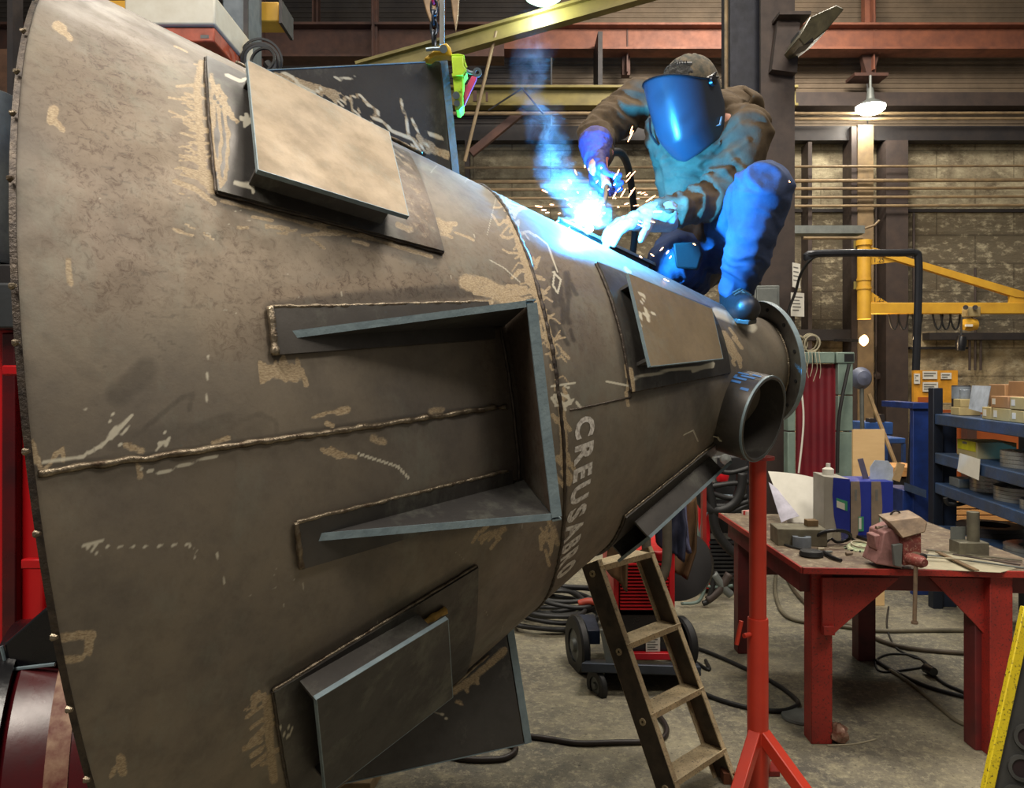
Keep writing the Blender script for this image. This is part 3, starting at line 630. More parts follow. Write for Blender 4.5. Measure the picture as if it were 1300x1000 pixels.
def sheet(name,q,label,cat,lines=5,hdr=True,group=None,mat=None,lm=None,bow=.0):
    a,b,c,d=[Vector(x) for x in q];N=(b-a).cross(d-a).normalized()
    if N.y>0:N=-N
    R=[[a.lerp(b,i/6).lerp(d.lerp(c,i/6),j/6)+N*bow*math.sin(math.pi*i/6) for j in range(7)] for i in range(7)]
    mb=MB();mb.grid([[x for x in r] for r in R]);mb.grid([[x-N*.002 for x in r][::-1] for r in R]);o=solo(name,mb,mat or m_paper,label,cat,group)
    mb=MB()
    for k in range(lines):
        v=.16+.7*k/max(lines,1);u1=.12;u2=random.uniform(.6,.9)
        def ip(i,j):return a.lerp(b,i).lerp(d.lerp(c,i),j)+N*(bow+.002)
        mb.add([ip(u1,v),ip(u2,v),ip(u2,v+.05),ip(u1,v+.05)],[(0,1,2,3)])
    if lines:part('printed_lines',mb,lm or m_ink,o,kind='stuff')
    return o
def psheet(x0,y0,x1,y1,Y,tilt,label,cat='notice',lines=5,name='paper_notice'):
    return sheet(name,[P(x0,y0,Y),P(x1,y0+tilt,Y),P(x1,y1+tilt,Y),P(x0,y1,Y)],label,cat,lines)
psheet(1006,333,1016,364,6.95,2,'upper white notice hanging on the right side of the column',lines=4)
psheet(1004,371,1021,401,6.95,1,'lower white notice with print on the right side of the column',lines=5)
mb=MB();mb.tube(smoothpts([P(1062,324,6.6),P(1035,326,6.6),P(1018,345,6.7),P(1010,370,6.8),P(1000,400,6.85),P(998,440,6.85)]),.012,6);solo('cable',mb,m_blk,'thin black cable drooping from the black pipe frame to the column','cable')
mb=MB();mb.tube(smoothpts([P(1026,330,6.5),P(1034,322,6.5),P(1140,321,6.5),P(1160,321,6.5),P(1166,330,6.5),P(1165,400,6.5),P(1160,540,6.5),P(1155,620,6.5)],5),.032,10);solo('tube_gantry',mb,M('black_tube_paint',(46,48,54),.35,.4,bump=0),'tall bent black pipe frame standing left of the blue shelving','frame',base=(wx(1160,6.5),6.5,.7))
# left of the hopper: column, brown sheet, drum
mb=MB();pbox(mb,9,-40,16,420,5.6,.12);solo('steel_post',mb,m_dk,'thin dark post at the far left edge','post')
mb=MB();pbox(mb,-60,62,9,119,6.2,.1);solo('rusty_panel',mb,M('rust_brown_sheet',(96,66,46),.7,.2),'rust brown sheet panel at the upper left edge','panel')
mb=MB();c0=P(-22,120,4.6);c1=P(-22,335,4.6);mb.lathe([(.02,0),(.17,0),(.18,.02),(.18,1.0),(.165,1.01),(.0,1.01)],(c1.x,4.6,c1.z),(0,0,1),40);solo('round_tank',mb,M('blue_grey_tank',(84,90,92),.4,.4,col2=(56,60,66)),'blue-grey round tank at the left edge beside the rim','tank')
mb=MB();pbox(mb,-80,335,16,412,4.5,.4);solo('dark_crate',mb,M('black_crate_paint',(28,26,28),.6),'black crate under the round tank at the left edge','crate',bev=.01)
# ---------------------------------------------------------------- jib crane
jb=P(1097,410,10.0);jib=thing('jib_crane','yellow wall-mounted jib crane on the right of the back wall','crane',jb)
YJ=10.
mb=MB();mb.lathe([(.0,0),(.085,0),(.085,.95),(.1,.95),(.1,1.02),(.0,1.02)],P(1097,405,YJ),(0,0,1),24);part('mast',mb,m_yel,jib)
for y in (355,366,318):part('mast_collar',MB().ring(P(1097,y,YJ),(0,0,1),.084,.093,.03,24),m_yel,jib)
mb=MB();pbox(mb,1104,384,1420,398,YJ-.06,.12);part('beam',mb,m_yel,jib,bev=.008);
mb=MB();a=P(1104,316,YJ);b2=P(1420,411,YJ)
mb.prism([P(1104,313,YJ-.04),P(1120,317,YJ-.04),P(1304,371,YJ-.04),P(1304,378,YJ-.04),P(1290,377,YJ-.04),P(1104,320,YJ-.04)],(0,.08,0));part('tie_bar',mb,m_yel,jib)
mb=MB();mb.prism([P(1104,320,YJ-.02),P(1148,331,YJ-.02),P(1104,336,YJ-.02)],(0,.03,0));part('upper_gusset',mb,m_yel,jib)
mb=MB();mb.prism([P(1104,369,YJ-.02),P(1130,386,YJ-.02),P(1104,386,YJ-.02)],(0,.03,0));part('lower_gusset',mb,m_yel,jib)
mb=MB();mb.prism([P(1282,370,YJ-.03),P(1310,370,YJ-.03),P(1310,386,YJ-.03),P(1282,386,YJ-.03)],(0,.04,0));part('end_gusset',mb,m_yel,jib)
m_black=M('black_lettering',(30,26,20),.7,bump=0)
for px,py in ((1108,334),(1108,384)):part('capacity_marking',textmb('1,25',.085,P(px,py-1,YJ-.03)-Vector((0,.015,0)),(1,0,0),(0,0,1)),m_black,jib)
for z in (332,384):mb=MB();mb.bar(P(1090,z-22,YJ+.05),P(1090,z-22,YW-.2),.12,.1);part('wall_bracket',mb,m_yeld,jib)
hb=P(1231,420,YJ-.1);h=thing('electric_hoist','yellow electric chain hoist on the jib beam','hoist',hb)
mb=MB();mb.box(P(1232,396,YJ-.1),(.17,.16,.13));part('trolley',mb,M('cream_metal',(176,156,110),.5),h,bev=.01)
for dx in (-.06,.06):part('wheel',MB().cyl(P(1232,391,YJ-.2)+Vector((dx,0,.01)),P(1232,391,YJ-.24)+Vector((dx,0,.01)),.03,n=14),m_dk,h)
part('body',MB().lathe([(0,-.1),(.07,-.08),(.085,0),(.07,.08),(0,.1)],P(1231,412,YJ-.1),(1,0,0),20),m_yel,h)
mb=MB();mb.box(P(1230,413,YJ-.2),(.09,.02,.03));part('label',mb,m_paper,h)
mb=MB();mb.tube([P(1234,418,YJ-.1),P(1234,400,YJ-.1)],.01);part('chain',mb,m_dk,h)
mb=MB();mb.lathe([(0,-.10),(.05,-.09),(.065,0),(.055,.09),(.0,.11)],P(1220,436,YJ-.2),(0.1,0,1),14);o=solo('hoist_control',mb,m_blkg,'black oval hoist control hanging below the jib','control');part('control_cord',MB().tube([P(1220,428,YJ-.2),P(1221,397,YJ-.02)],.012,6),m_blk,o)
loops=thing('festoon_cable','black festoon cable sagging in loops under the jib beam','cable',P(1180,420,YJ))
for x in (1128,1140,1158,1184,1194,1206):
    part('cable_loop',MB().tube(smoothpts([P(x,398,YJ+.02),P(x+3,412,YJ+.02),P(x+7,418,YJ+.02),P(x+11,412,YJ+.02),P(x+13,398,YJ+.02)],4),.012,6),m_blk,loops)
# items hanging on the back wall
mb=MB();mb.lathe([(0,-.09),(.07,-.07),(.11,0),(.07,.07),(0,.09)],P(1093,480,7.6),(0,1,0),24);t=solo('round_fan',mb,M('blue_grey_plastic',(96,102,124),.5),'round blue-grey lamp head on a stand beside the maroon screen','lamp');part('stand_pole',MB().tube([P(1094,490,7.6),P(1096,692,7.6)],.02,6),m_gry,t)
mb=MB();mb.lathe([(0,-.13),(.05,-.11),(.075,0),(.06,.1),(.03,.14),(0,.15)],P(1129,479,YW-.15),(0,0,1),16);solo('phone_handset',mb,m_blkg,'black oval wall telephone left of the yellow notice board','phone')
t=thing('coiled_hose','small black coiled hose hanging on the cream wall','hose',P(1128,522,YW-.1))
for k,(dx,dy,r) in enumerate(((0,0,.09),(3,2,.07),(-4,-1,.05))):part('coil',MB().ring(P(1128+dx,514+dy,YW-.12-.03*k),(0,1,.2),r-.012,r+.01,.02,20),m_blk,t)
for x,y in ((1113,477),(1096,453)):
    mb=MB();mb.lathe([(0,-.04),(.05,-.03),(.06,.02),(0,.05)],P(x,y,YW-.1),(0,1,0),16);solo('wall_valve' if x>1100 else 'wall_clock',mb,m_dkb if x>1100 else M('cream_plastic',(214,190,160),.6),'dark round valve on the wall left of the telephone' if x>1100 else 'pale round plate under the glowing wall lamp','valve' if x>1100 else 'plate')
# maroon welding screen with mint square-tube frame
m_mint=M('mint_grey_paint',(124,142,130),.55,.1,col2=(104,122,114),scale=8)
m_maroon=M('maroon_curtain',(116,26,36),.45,0,col2=(88,18,30),scale=3,bump=.1,bscale=20)
YS=6.4;t=thing('welding_screen','maroon welding screen in a mint-grey square tube frame','screen',(wx(1040,YS),YS,0))
zt=wz(446,YS)
for k,(x0,x1) in enumerate(((1008,1032),(1034,1060),(1062,1085))):
    mb=MB();pbox(mb,x0,447,x1,461,YS,.1);part('top_tube',mb,m_mint,t,bev=.006)
mb=MB();pbox(mb,1072,449,1084,459,YS-.002,.02);part('tube_opening',mb,m_blk,t)
for k,(y0,y1) in enumerate(((461,501),(502.5,547),(548.5,620),(621.5,728))):
    mb=MB();pbox(mb,1064,y0,1083,y1,YS+.01,.1);part('right_post_section',mb,m_mint,t,bev=.006);mb=MB();pbox(mb,1000,y0,1010,y1,YS+.01,.1);part('left_post_section',mb,m_mint,t,bev=.006)
rows=[[P(1010+54*i/40,462+k*12.8,YS+.06+.005*math.sin(i*.9)) for i in range(41)] for k in range(21)];mb=MB();mb.grid(rows);part('curtain',mb,m_maroon,t,ang=180)
mb=MB();mb.tube(smoothpts([P(1078,462,YS-.08),P(1068,510,YS-.1),P(1064,545,YS-.1),P(1063,600,YS-.1)]),.014,6);solo('cable',mb,m_blk,'black cable hanging in front of the mint post of the screen','cable')
mb=MB();mb.tube(smoothpts([P(1012,475,YS-.05),P(1018,500,YS-.08),P(1020,540,YS-.08),P(1014,600,YS-.08)]),.008,6);solo('cord',mb,m_paper,'thin pale cord hanging in front of the maroon curtain','cord')
m_wirew=M('dusty_white_wire',(176,166,140),.6,bump=0)
for i,(x,r) in enumerate(((1014,.065),(1031,.07))):
    t=thing('wire_coil','loose coil of pale wire on top of the screen, %s of two'%('left' if i==0 else 'right'),'coil',P(x,447,YS+.05))
    for k in range(4):
        c=P(x,447,YS+.05)+Vector((random.uniform(-.01,.01),.015*k,r+.006*k));part('wire_loop',MB().ring(c,(random.uniform(-.3,.3),1,.1),r-.004,r+.004,.008,28),m_wirew,t)
t=thing('loose_wires','tangle of pale wires hanging over the top of the screen','wires',P(1022,470,YS-.05))
for k in range(8):
    x=1008+k*4.5;part('wire',MB().tube(smoothpts([P(x,446,YS-.02),P(x+1,455,YS-.05),P(x+random.uniform(-4,4),468,YS-.05),P(x+random.uniform(-6,6),480+random.uniform(-6,8),YS-.05)],4),.003,5),m_wirew,t)
mb=MB();mb.box(P(1011,471,YS-.06),(.06,.04,.05));solo('blue_clip',mb,M('blue_plastic',(50,80,150),.5),'small blue clip on the top left corner of the screen','clip')
# items between the screen and shelving
YB=8.6
mb=MB();pbox(mb,1083,545,1123,768.5,5.6,.02);solo('plywood_board',mb,M('pale_plywood',(220,186,134),.7,0,col2=(206,170,120),scale=3,bump=.05,stretch=(1,1,6)),'pale plywood board standing upright behind the blue boxes','board')
t=thing('blue_cart','blue steel cart standing against the cream wall','cart',P(1115,560,YB));mb=MB();pbox(mb,1098,536,1134,552,YB,.4);part('body',mb,M('blue_paint',(44,88,156),.5),t,bev=.01);mb=MB();pbox(mb,1122,556,1150,563,YB-.6,.5);part('top_plate',mb,M('blue_paint',(44,88,156),.5),t,bev=.01)
for x in (1124,1147):mb=MB();pbox(mb,x,563,x+3,680,YB-.6,.05);part('leg',mb,M('blue_paint',(44,88,156),.5),t)
mb=MB();pbox(mb,1100,552,1132,680,YB,.05);part('frame_panel',mb,M('dark_navy_paint',(24,36,66),.6),t)  # panel below the body in a darker navy
mb=MB();mb.tube([P(1103,500,7.9),P(1176,691,7.6)],.02,6);solo('wooden_stick',mb,M('pale_wood_stick',(190,160,116),.7),'long thin wooden stick leaning behind the plywood board','stick')
mb=MB();mb.grid([[P(1128+i*3.2,518+6*math.sin(i*.8)+ (0 if j else 0)+j*9,YW-.12+.05*math.sin(i+j)) for j in range(9)] for i in range(8)]);o=solo('dust_sheet',mb,M('cream_cloth',(206,188,150),.9),'cream dust sheet draped against the wall behind the blue cart','cloth',ang=180);m=o.modifiers.new('s','SOLIDIFY');m.thickness=.02
mb=MB();pbox(mb,1116,526,1123,536,YB,.1);pbox(mb,1104,531,1112,536,YB,.1);solo('small_tins',mb,m_dk,'two small dark tins standing on the blue cart','tins')
# ---------------------------------------------------------------- welding manipulator (upper left, behind the hopper)
m_bg=M('blue_grey_paint',(84,92,98),.5,.2,col2=(70,78,84),bump=.05)
m_crm=M('cream_cabinet_paint',(196,190,172),.5,0,col2=(184,176,156),bump=.05)
m_org=M('orange_red_paint',(176,72,40),.5,0,bump=.05)
YM=5.2
t=thing('column_and_boom_manipulator','blue-grey column with a cream control cabinet and a yellow boom behind the cone','manipulator',(wx(285,YM),YM+.3,0))
mb=MB();mb.box((wx(287,YM),YM+.32,3.2),(wx(304,YM)-wx(270,YM),.3,6.4));part('column',mb,m_bg,t,bev=.01);mb=MB();mb.box((wx(302,YM),YM+.16,3.2),(.03,.02,6.4));part('guide_rail',mb,m_dk,t)
mb=MB();pbox(mb,60,0,268,26,YM+.6,.25);pbox(mb,306,2,354,27,YM+.6,.2);pbox(mb,60,23,268,29,YM+.5,.4);part('boom',mb,m_yel,t,bev=.01)
mb=MB();pbox(mb,354,0,358,29,YM+.55,.3);part('boom_end_plate',mb,m_dk,t)
a=wx(205,YM);b=wx(309,YM);mb=MB();mb.box(((a+b)/2,YM-.15,(wz(40,YM)+wz(74,YM))/2),(b-a,.7,wz(40,YM)-wz(74,YM)));cabn=part('control_cabinet',mb,m_crm,t,bev=.012)
mb=MB();mb.box(((a+b)/2,YM-.14,(wz(74,YM)+wz(92,YM))/2),(b-a-.03,.66,wz(74,YM)-wz(92,YM)));part('cabinet_plinth',mb,m_org,t,bev=.01)
mb=MB();mb.box((b-.06,YM-.505,wz(47,YM-.5)),(.05,.004,.02));part('label',mb,m_ink,cabn)
mb=MB();pbox(mb,250,6,268,30,YM+.3,.12);part('yellow_bracket',mb,m_yel,t,bev=.008)
part('motor',MB().lathe([(0,0),(.07,0),(.07,.10),(.055,.12),(.055,.15),(0,.15)],P(269,41,YM),(0,0,1),24),m_dk,t)
mb=MB();mb.prism([P(190,-4,YM),P(230,-4,YM),P(231,14,YM),P(226,23,YM),P(196,23,YM),P(190,12,YM)],(0,.2,0));part('drive_unit',mb,M('charcoal_paint',(52,56,60),.5),t,bev=.012);mb=MB();pbox(mb,203,2,211,16,YM-.02,.03);part('drive_unit_panel',mb,M('worn_grey_brown',(110,100,92),.5),t)
cc=thing('cable_bundle','loops of black cable hanging behind the cream cabinet','cable',P(332,88,YM))
for k in range(5):
    r=.085+.012*k;part('cable_loop',MB().ring(P(331+random.uniform(-3,3),76+random.uniform(-2,3),YM-.1+.03*k),(random.uniform(-.3,.3),1,random.uniform(-.2,.2)),r-.007,r+.007,.014,26),m_blk,cc)
part('cable_tail',MB().tube(smoothpts([P(338,80,YM),P(350,92,YM),P(372,98,YM),P(395,100,YM)],4),.03,8),m_blk,cc)
# ---------------------------------------------------------------- red positioner (left edge)
m_redp=M('glossy_red_paint',(186,16,22),.32,0,col2=(164,12,20),scale=3,bump=.03)
m_redd2=M('dark_red_paint',(88,10,16),.28,0,col2=(50,10,16),scale=5,bump=.05)
Xp=lambda px,Y:(px-CX)/F*Y
t=thing('red_positioner','glossy red welding positioner at the left edge behind the wide rim of the cone','positioner',(-2.15,3.15,0))
mb=MB();y0=2.75;x1=Xp(58,y0);zt=wz(405,y0);mb.box((x1-.75,y0+.25,zt/2+.1),(1.5,.5,zt-.2));part('housing',mb,m_redp,t,bev=.02)
mb=MB();mb.box((Xp(20,y0),y0-.02,zt/2),(.05,.04,zt-.1));part('edge_rib',mb,m_redd2,t,bev=.006)
mb=MB();mb.box((x1-.75,y0+.2,.06),(1.7,1.1,.12));part('base_frame',mb,m_redd2,t,bev=.01)
for y in (470,715):mb=MB();mb.box(P(22 if y<500 else 46,y,2.64),(.09,.03,.035));part('latch',mb,m_redp,t,bev=.006)
mb=MB();mb.box((Xp(10,2.6),2.70,wz(386,2.6)),(.30,.09,.16));part('top_block',mb,M('charcoal_paint',(52,56,60),.5),t,bev=.01)
t2=thing('support_roller','dark red roller with a black rim holding the cone near the lower left corner','roller',(Xp(60,2.3),2.3,0))
axr=Vector((.86,.32,.0)).normalized();c0=P(96,985,2.15)
part('drum',MB().lathe([(.0,0),(.40,0),(.42,.02),(.42,.20),(.40,.22),(0,.22)],c0-axr*.11,axr,64),m_redd2,t2)
part('black_tyre',MB().ring(c0-axr*.13,axr,.36,.435,.05,64),M('gloss_black_paint',(20,20,24),.25,.2),t2);part('scuffed_band',MB().ring(c0+axr*.02,axr,.40,.423,.05,64),M('scuffed_primer',(150,120,96),.6,.1,col2=(90,26,26),scale=22),t2)
mb=MB();mb.box((c0.x,c0.y+.1,.12),(.35,.7,.24));part('roller_frame',mb,m_redd2,t2,bev=.01)
b_=[P(2,818,1.95),P(58,770,1.95),P(70,775,1.95),P(76,842,1.95),P(10,850,1.95)];mb=MB();mb.prism(b_,(.03,.35,0));tb=solo('black_bracket',mb,M('gloss_black_paint',(20,20,24),.25,.2),'black wedge bracket sticking out left of the cone rim above the roller','bracket',bev=.008)
part('bright_edge',MB().tube([P(2,820,1.945),P(9,850,1.945),P(70,843,1.945)],.005,6),m_cut,tb)
# ---------------------------------------------------------------- chain, shackle and green lifting clamp on the top bracket
m_chain=M('dark_chain_steel',(70,76,86),.35,.8,bump=0);m_blu=M('bright_zinc',(170,190,205),.3,.8,bump=0)
m_lime=M('lime_green_paint',(176,214,40),.45,0,bump=0);m_pink=M('pink_red_paint',(222,70,120),.45,0,bump=0)
YC=2.36
def link(mb,c,ax_a,L,W,r,n=20):
    u=Vector(ax_a).normalized();v=u.cross(Vector((0,0,1))).normalized() if False else None
    pts=[];z=Vector((0,0,1))
    for k in range(n+1):
        a=2*math.pi*k/n;x=math.cos(a)*W;y=math.sin(a);yy=(abs(y)**.8)*(1 if y>0 else -1)*L
        pts.append(c+u*x+z*yy)
    mb.tube(pts,r,7,False)
ch=thing('lifting_chain','dark steel lifting chain hanging down to the green clamp','chain',P(551,62,YC))
z0=58;i=0
while z0>-26:
    mb=MB();link(mb,P(551,z0-9,YC),(1,.35,0) if i%2 else (.35,1,0),.023,.0095,.0042);o=part('chain_link',mb,M('pink_chain_paint',(190,50,90),.4,.3) if z0<10 and z0>-4 else m_chain,ch);z0-=13.2;i+=1
mb=MB();pbox(mb,558,-30,564,56,YC+.05,.012);solo('hanging_strap',mb,M('pale_grey_strap',(150,152,150),.5),'pale grey flat strap hanging right beside the lifting chain','strap')
cl=thing('lifting_clamp','lime green plate clamp with a yellow shackle and pink lever on the top bracket edge','clamp',P(580,138,YC))
mb=MB();body=[(573,71),(588,71),(589,84),(593,88),(588,95),(588,134),(583,140),(578,139)];mb.prism([P(x,y,YC-.03) for x,y in body],(0,.07,0));part('jaw_body',mb,m_lime,cl,bev=.003)
mb=MB();mb.tube([P(x,y,YC-.02) for x,y in ((573,71),(582,70),(588,71),(589,78),(592,86))],.004,6);mb.bar(P(574,96,YC-.035),P(588,94,YC-.035),.012,.008);part('body_rib',mb,m_lime,cl)
mb=MB();mb.prism([P(x,y,YC-.02) for x,y in ((538,74),(552,62),(560,56),(567,54),(572,60),(575,72),(566,70),(552,71),(545,76))],(0,.04,0));part('yellow_shackle',mb,M('shackle_yellow',(214,172,30),.4),cl,bev=.004)
mb=MB();mb.cyl(P(563,62,YC-.035),P(563,62,YC+.03),.012,n=12);mb.cyl(P(579,121,YC-.04),P(579,121,YC),.011,n=12)
part('shackle_pin',mb,m_blu,cl,kind='stuff')
part('lower_pin',MB().cyl(P(580,131,YC-.04),P(580,131,YC),.009,n=12),m_blu,cl);part('shackle_bar',MB().tube([P(541,63,YC-.03),P(551,62,YC-.03),P(562,62,YC-.03)],.006,8),m_blu,cl)
mb=MB();mb.prism([P(x,y,YC-.015) for x,y in ((599,96),(606,98),(589,135),(588,124),(590,112))],(0,.012,0));part('lever',mb,m_pink,cl,bev=.002)
mb=MB();mb.tube([P(589,88,YC-.01),P(596,92,YC-.01),P(603,93,YC-.01)],.006,8);part('lever_chain',mb,m_blu,cl)
part('lever_ring',MB().ring(P(606,92,YC-.012),(0,1,.2),.006,.014,.01,16),m_blu,cl);part('warning_mark',MB().box(P(583,112,YC-.034),(.008,.002,.014)),m_lime,cl)
# ---------------------------------------------------------------- jack stand under the stub
m_redo=M('orange_red_stand_paint',(196,58,36),.42,0,col2=(176,48,32),scale=6,bump=.03)
m_redo2=M('dull_red_stand_paint',(150,42,34),.45,0,col2=(120,36,32),scale=9,bump=.05)
YT=2.86;sx=Xp(962,YT);t=thing('jack_stand','tall orange-red tubular jack stand in front of the workbench','stand',(sx,YT,0))
zs=wz(784,YT);part('inner_tube',MB().cyl((sx,YT,zs-.1),(sx,YT,wz(583,YT)),.031,n=28),m_redo,t)
part('outer_tube',MB().lathe([(.029,zs),(.036,zs),(.038,zs-.006),(.038,.12),(.0,.12)],(sx,YT,0),(0,0,1),28),m_redo,t)
part('top_plate',MB().cyl((sx,YT,wz(583,YT)),(sx,YT,wz(583,YT)+.012),.06,n=24),m_redo2,t)
for a in (-52,-128,68):
    d=Vector((math.cos(math.radians(a)),math.sin(math.radians(a)),0));mb=MB();mb.bar(Vector((sx,YT,.34))+d*.02,Vector((sx,YT,.02))+d*.40,.045,.045);part('leg',mb,m_redo,t,bev=.004)
    mb=MB();mb.box(Vector((sx,YT,.012))+d*.41,(.09,.09,.02));part('foot_plate',mb,m_redo2,t)
mb=MB();mb.tube([(sx-.035,YT-.02,wz(803,YT)),(sx-.062,YT-.035,wz(803,YT))],.009,10);hs=part('locking_screw',mb,m_redo,t);mb=MB();mb.tube([P(935,818,YT-.035),P(941,788,YT-.035)],.008,10);part('handle_bar',mb,m_redo,hs)
# ---------------------------------------------------------------- aluminium ladder
m_alu=M('worn_aluminium',(206,186,148),.5,.25,col2=(160,144,116),scale=14,bump=.15,fine=(90,82,72));m_alud=M('dark_aluminium_web',(96,84,70),.5,.3,col2=(58,52,48),scale=12)
LF=Vector((.615,2.9,0));RF=Vector((.885,3.17,0));kd=Vector((-.42*.7,.42*.7,.885));
t=thing('aluminium_ladder','worn aluminium step ladder leaning under the narrow end of the cone','ladder',(LF+RF)/2)
sd=(RF-LF).normalized();kn=kd.normalized();fn=sd.cross(kn).normalized()
if fn.y>0:fn=-fn
for o_,sg in ((LF,1),(RF,-1)):
    mb=MB();mb.bar(o_,o_+kd,.004,.09,up=fn);r=part('rail',mb,m_alud,t)
    for q in (-.045,.045):
        mb=MB();mb.bar(o_+fn*q+sd*sg*.012,o_+kd+fn*q+sd*sg*.012,.026,.005,up=fn);part('rail_flange',mb,m_alu,r)
    mb=MB();mb.box(o_+Vector((0,0,.02))+kn*.0,(.05,.07,.05));part('foot',mb,m_blk if sg>0 else M('rusty_brush',(110,60,34),.9),r)
for k in (.135,.385,.66,.985):
    a=LF+kd*k;b=RF+kd*k;mb=MB();mb.bar(a+sd*.004,b-sd*.004,.10,.006,up=(0,0,1));mb2=part('step',mb,m_alu,t);mb=MB();n_=Vector((sd.y,-sd.x,0));
    mb.bar(a+n_*.05,b+n_*.05,.004,.024,up=(0,0,1));part('step_lip',mb,m_alu,mb2)
    q=LF+kd*(k-.03)-sd*.004;part('rivet',MB().ring(q,sd,.006,.014,.006,14),m_alu,t)
# ---------------------------------------------------------------- red portable welder on a trolley
m_redm=M('machine_red_paint',(198,22,34),.38,0,col2=(180,18,28),bump=.03)
YW4=4.15;t=thing('welder_trolley','red portable welding machine on a grey wheeled trolley behind the ladder','machine',(Xp(808,YW4),YW4+.25,0))
def W(px,py,Y=YW4):return P(px,py,Y)
mb=MB();pbox(mb,779,772,856,838,YW4,.55);part('lower_case',mb,m_blkg,t,bev=.01)
mb=MB();pbox(mb,780,700,856,784,YW4,.55);hc=part('upper_case',mb,m_redm,t,bev=.015)
for k in range(14):
    mb=MB();mb.bar(W(787,716+k*4.3,YW4-.012),W(848,716+k*4.3,YW4-.012),.03,.007);part('louvre_slat',mb,m_redm,hc)
mb=MB();pbox(mb,785,712,851,775,YW4-.003,.01);part('louvre_opening',mb,M('dark_red_recess',(60,8,12),.7),hc)
mb=MB();pbox(mb,849,694,857,838,YW4-.02,.06);part('corner_frame',mb,m_redm,t,bev=.008);mb=MB();pbox(mb,779,700,786,790,YW4-.02,.06);part('corner_frame',mb,m_redm,t,bev=.008)
mb=MB();pbox(mb,799,829,852,838,YW4-.03,.06);part('red_sill',mb,m_redm,t,bev=.005)
mb=MB();pbox(mb,820,809,838,827,YW4-.012,.012);pl=part('rating_label',mb,m_paper,t)
mb=MB();[pbox(mb,822,811+3.2*k,835-3*(k%2),812.2+3.2*k,YW4-.0135,.002) for k in range(5)];part('printed_lines',mb,m_ink,pl,kind='stuff')
m_plat=M('grey_steel_platform',(66,74,88),.45,.4,col2=(50,56,66));
mb=MB();mb.prism([W(738,841,4.0),W(890,846,4.0),W(884,838,4.75),W(752,834,4.75)],(0,0,-.05));part('platform',mb,m_plat,t,bev=.006)
mb=MB();pbox(mb,738,800,762,818,4.35,.3);part('navy_bracket',mb,M('navy_paint',(30,44,70),.5),t,bev=.006)
mb=MB();mb.prism([W(762,800,4.05),W(778,800,4.05),W(792,842,4.05),W(770,842,4.05)],(0,.03,0));part('support_plate',mb,m_gry,t)
def wheel(px,py,Y,rw,wd,ax,label=None,dx=0):
    c=P(px,py,Y);ax=Vector(ax).normalized();r=part('wheel',MB().lathe([(rw*.55,-wd/2),(rw*.93,-wd/2),(rw,-wd*.3),(rw,wd*.3),(rw*.93,wd/2),(rw*.55,wd/2)],c,ax,36,True),m_blk,t)
    part('hub',MB().lathe([(0,-wd*.7),(rw*.2,-wd*.7),(rw*.25,-wd*.3),(rw*.56,-wd*.3),(rw*.56,wd*.3),(rw*.25,wd*.3),(rw*.2,wd*.7),(0,wd*.7)],c,ax,24),m_gry,r);return r
wheel(733,818,4.4,.165,.05,(1,.25,0));wheel(866,815,4.4,.145,.055,(1,.3,0));wheel(758,870,4.05,.085,.035,(1,.45,0));wheel(860,872,4.3,.085,.035,(1,.3,0))
for px,Y in ((764,4.05),(856,4.3)):mb=MB();mb.prism([P(px-8,848,Y-.02),P(px+4,848,Y-.02),P(px+2,872,Y-.02),P(px-3,872,Y-.02)],(0,.01,0));part('caster_fork',mb,m_gry,t)
mb=MB();pbox(mb,770,850,850,880,4.7,.05);part('blue_base_plate',mb,M('navy_paint',(30,44,70),.5),t)
mb=MB();mb.tube(smoothpts([W(829,690),W(834,650),W(832,690),W(826,716)],4) if 0 else [W(842,700,4.3),W(842,640,4.3),W(795,640,4.3),W(795,700,4.3)],.018,8);part('handle',mb,m_blk,t)
# jackets, hose
def cloth(name,outline_fn,mat,label,cat):pass
m_brn=M('brown_leather',(96,68,38),.75,0,col2=(70,50,30),scale=10,bump=.3,bscale=30);m_nvy=M('navy_workwear',(38,42,66),.85,0,col2=(26,28,46),scale=9,bump=.2,bscale=60);m_lil=M('faded_blue_cloth',(92,94,124),.85,0,col2=(74,74,100),scale=9,bump=.2)
def drape(name,L_,R_,Y,mat,label,cat,amp=.02,fr=9,nx=24,ny=18):
    """hanging cloth between two polylines of pixels (left and right edges)"""
    def at(pl,v):
        x=v*(len(pl)-1);i=min(int(x),len(pl)-2);f=x-i;return (pl[i][0]*(1-f)+pl[i+1][0]*f,pl[i][1]*(1-f)+pl[i+1][1]*f)
    rows=[]
    for j in range(ny+1):
        v=j/ny;a=at(L_,v);b=at(R_,v);r=[]
        for i in range(nx+1):
            u=i/nx;q=P(a[0]+(b[0]-a[0])*u,a[1]+(b[1]-a[1])*u,Y);q.y+=amp*math.sin(u*fr+v*1.5)+amp*.7*noise.noise(Vector((u*4,v*3,Y*7)));r.append(q)
        rows.append(r)
    mb=MB();mb.grid(rows);o=solo(name,mb,mat,label,cat,ang=180);m=o.modifiers.new('thickness','SOLIDIFY');m.thickness=.012;return o
drape('leather_jacket',[(868,636),(866,665),(862,700),(850,722)],[(884,628),(886,660),(884,700),(872,735)],4.35,m_brn,'brown leather jacket hanging right behind the red machine','jacket')
drape('leather_jacket',[(776,650),(772,690),(770,722)],[(800,650),(798,690),(796,750)],4.08,m_brn,'brown leather flap hanging left of the ladder top','jacket')
drape('work_jacket',[(826,640),(832,662),(834,690)],[(868,636),(872,670),(868,712)],4.12,m_nvy,'dark navy work jacket hanging above the red machine','jacket',.03)
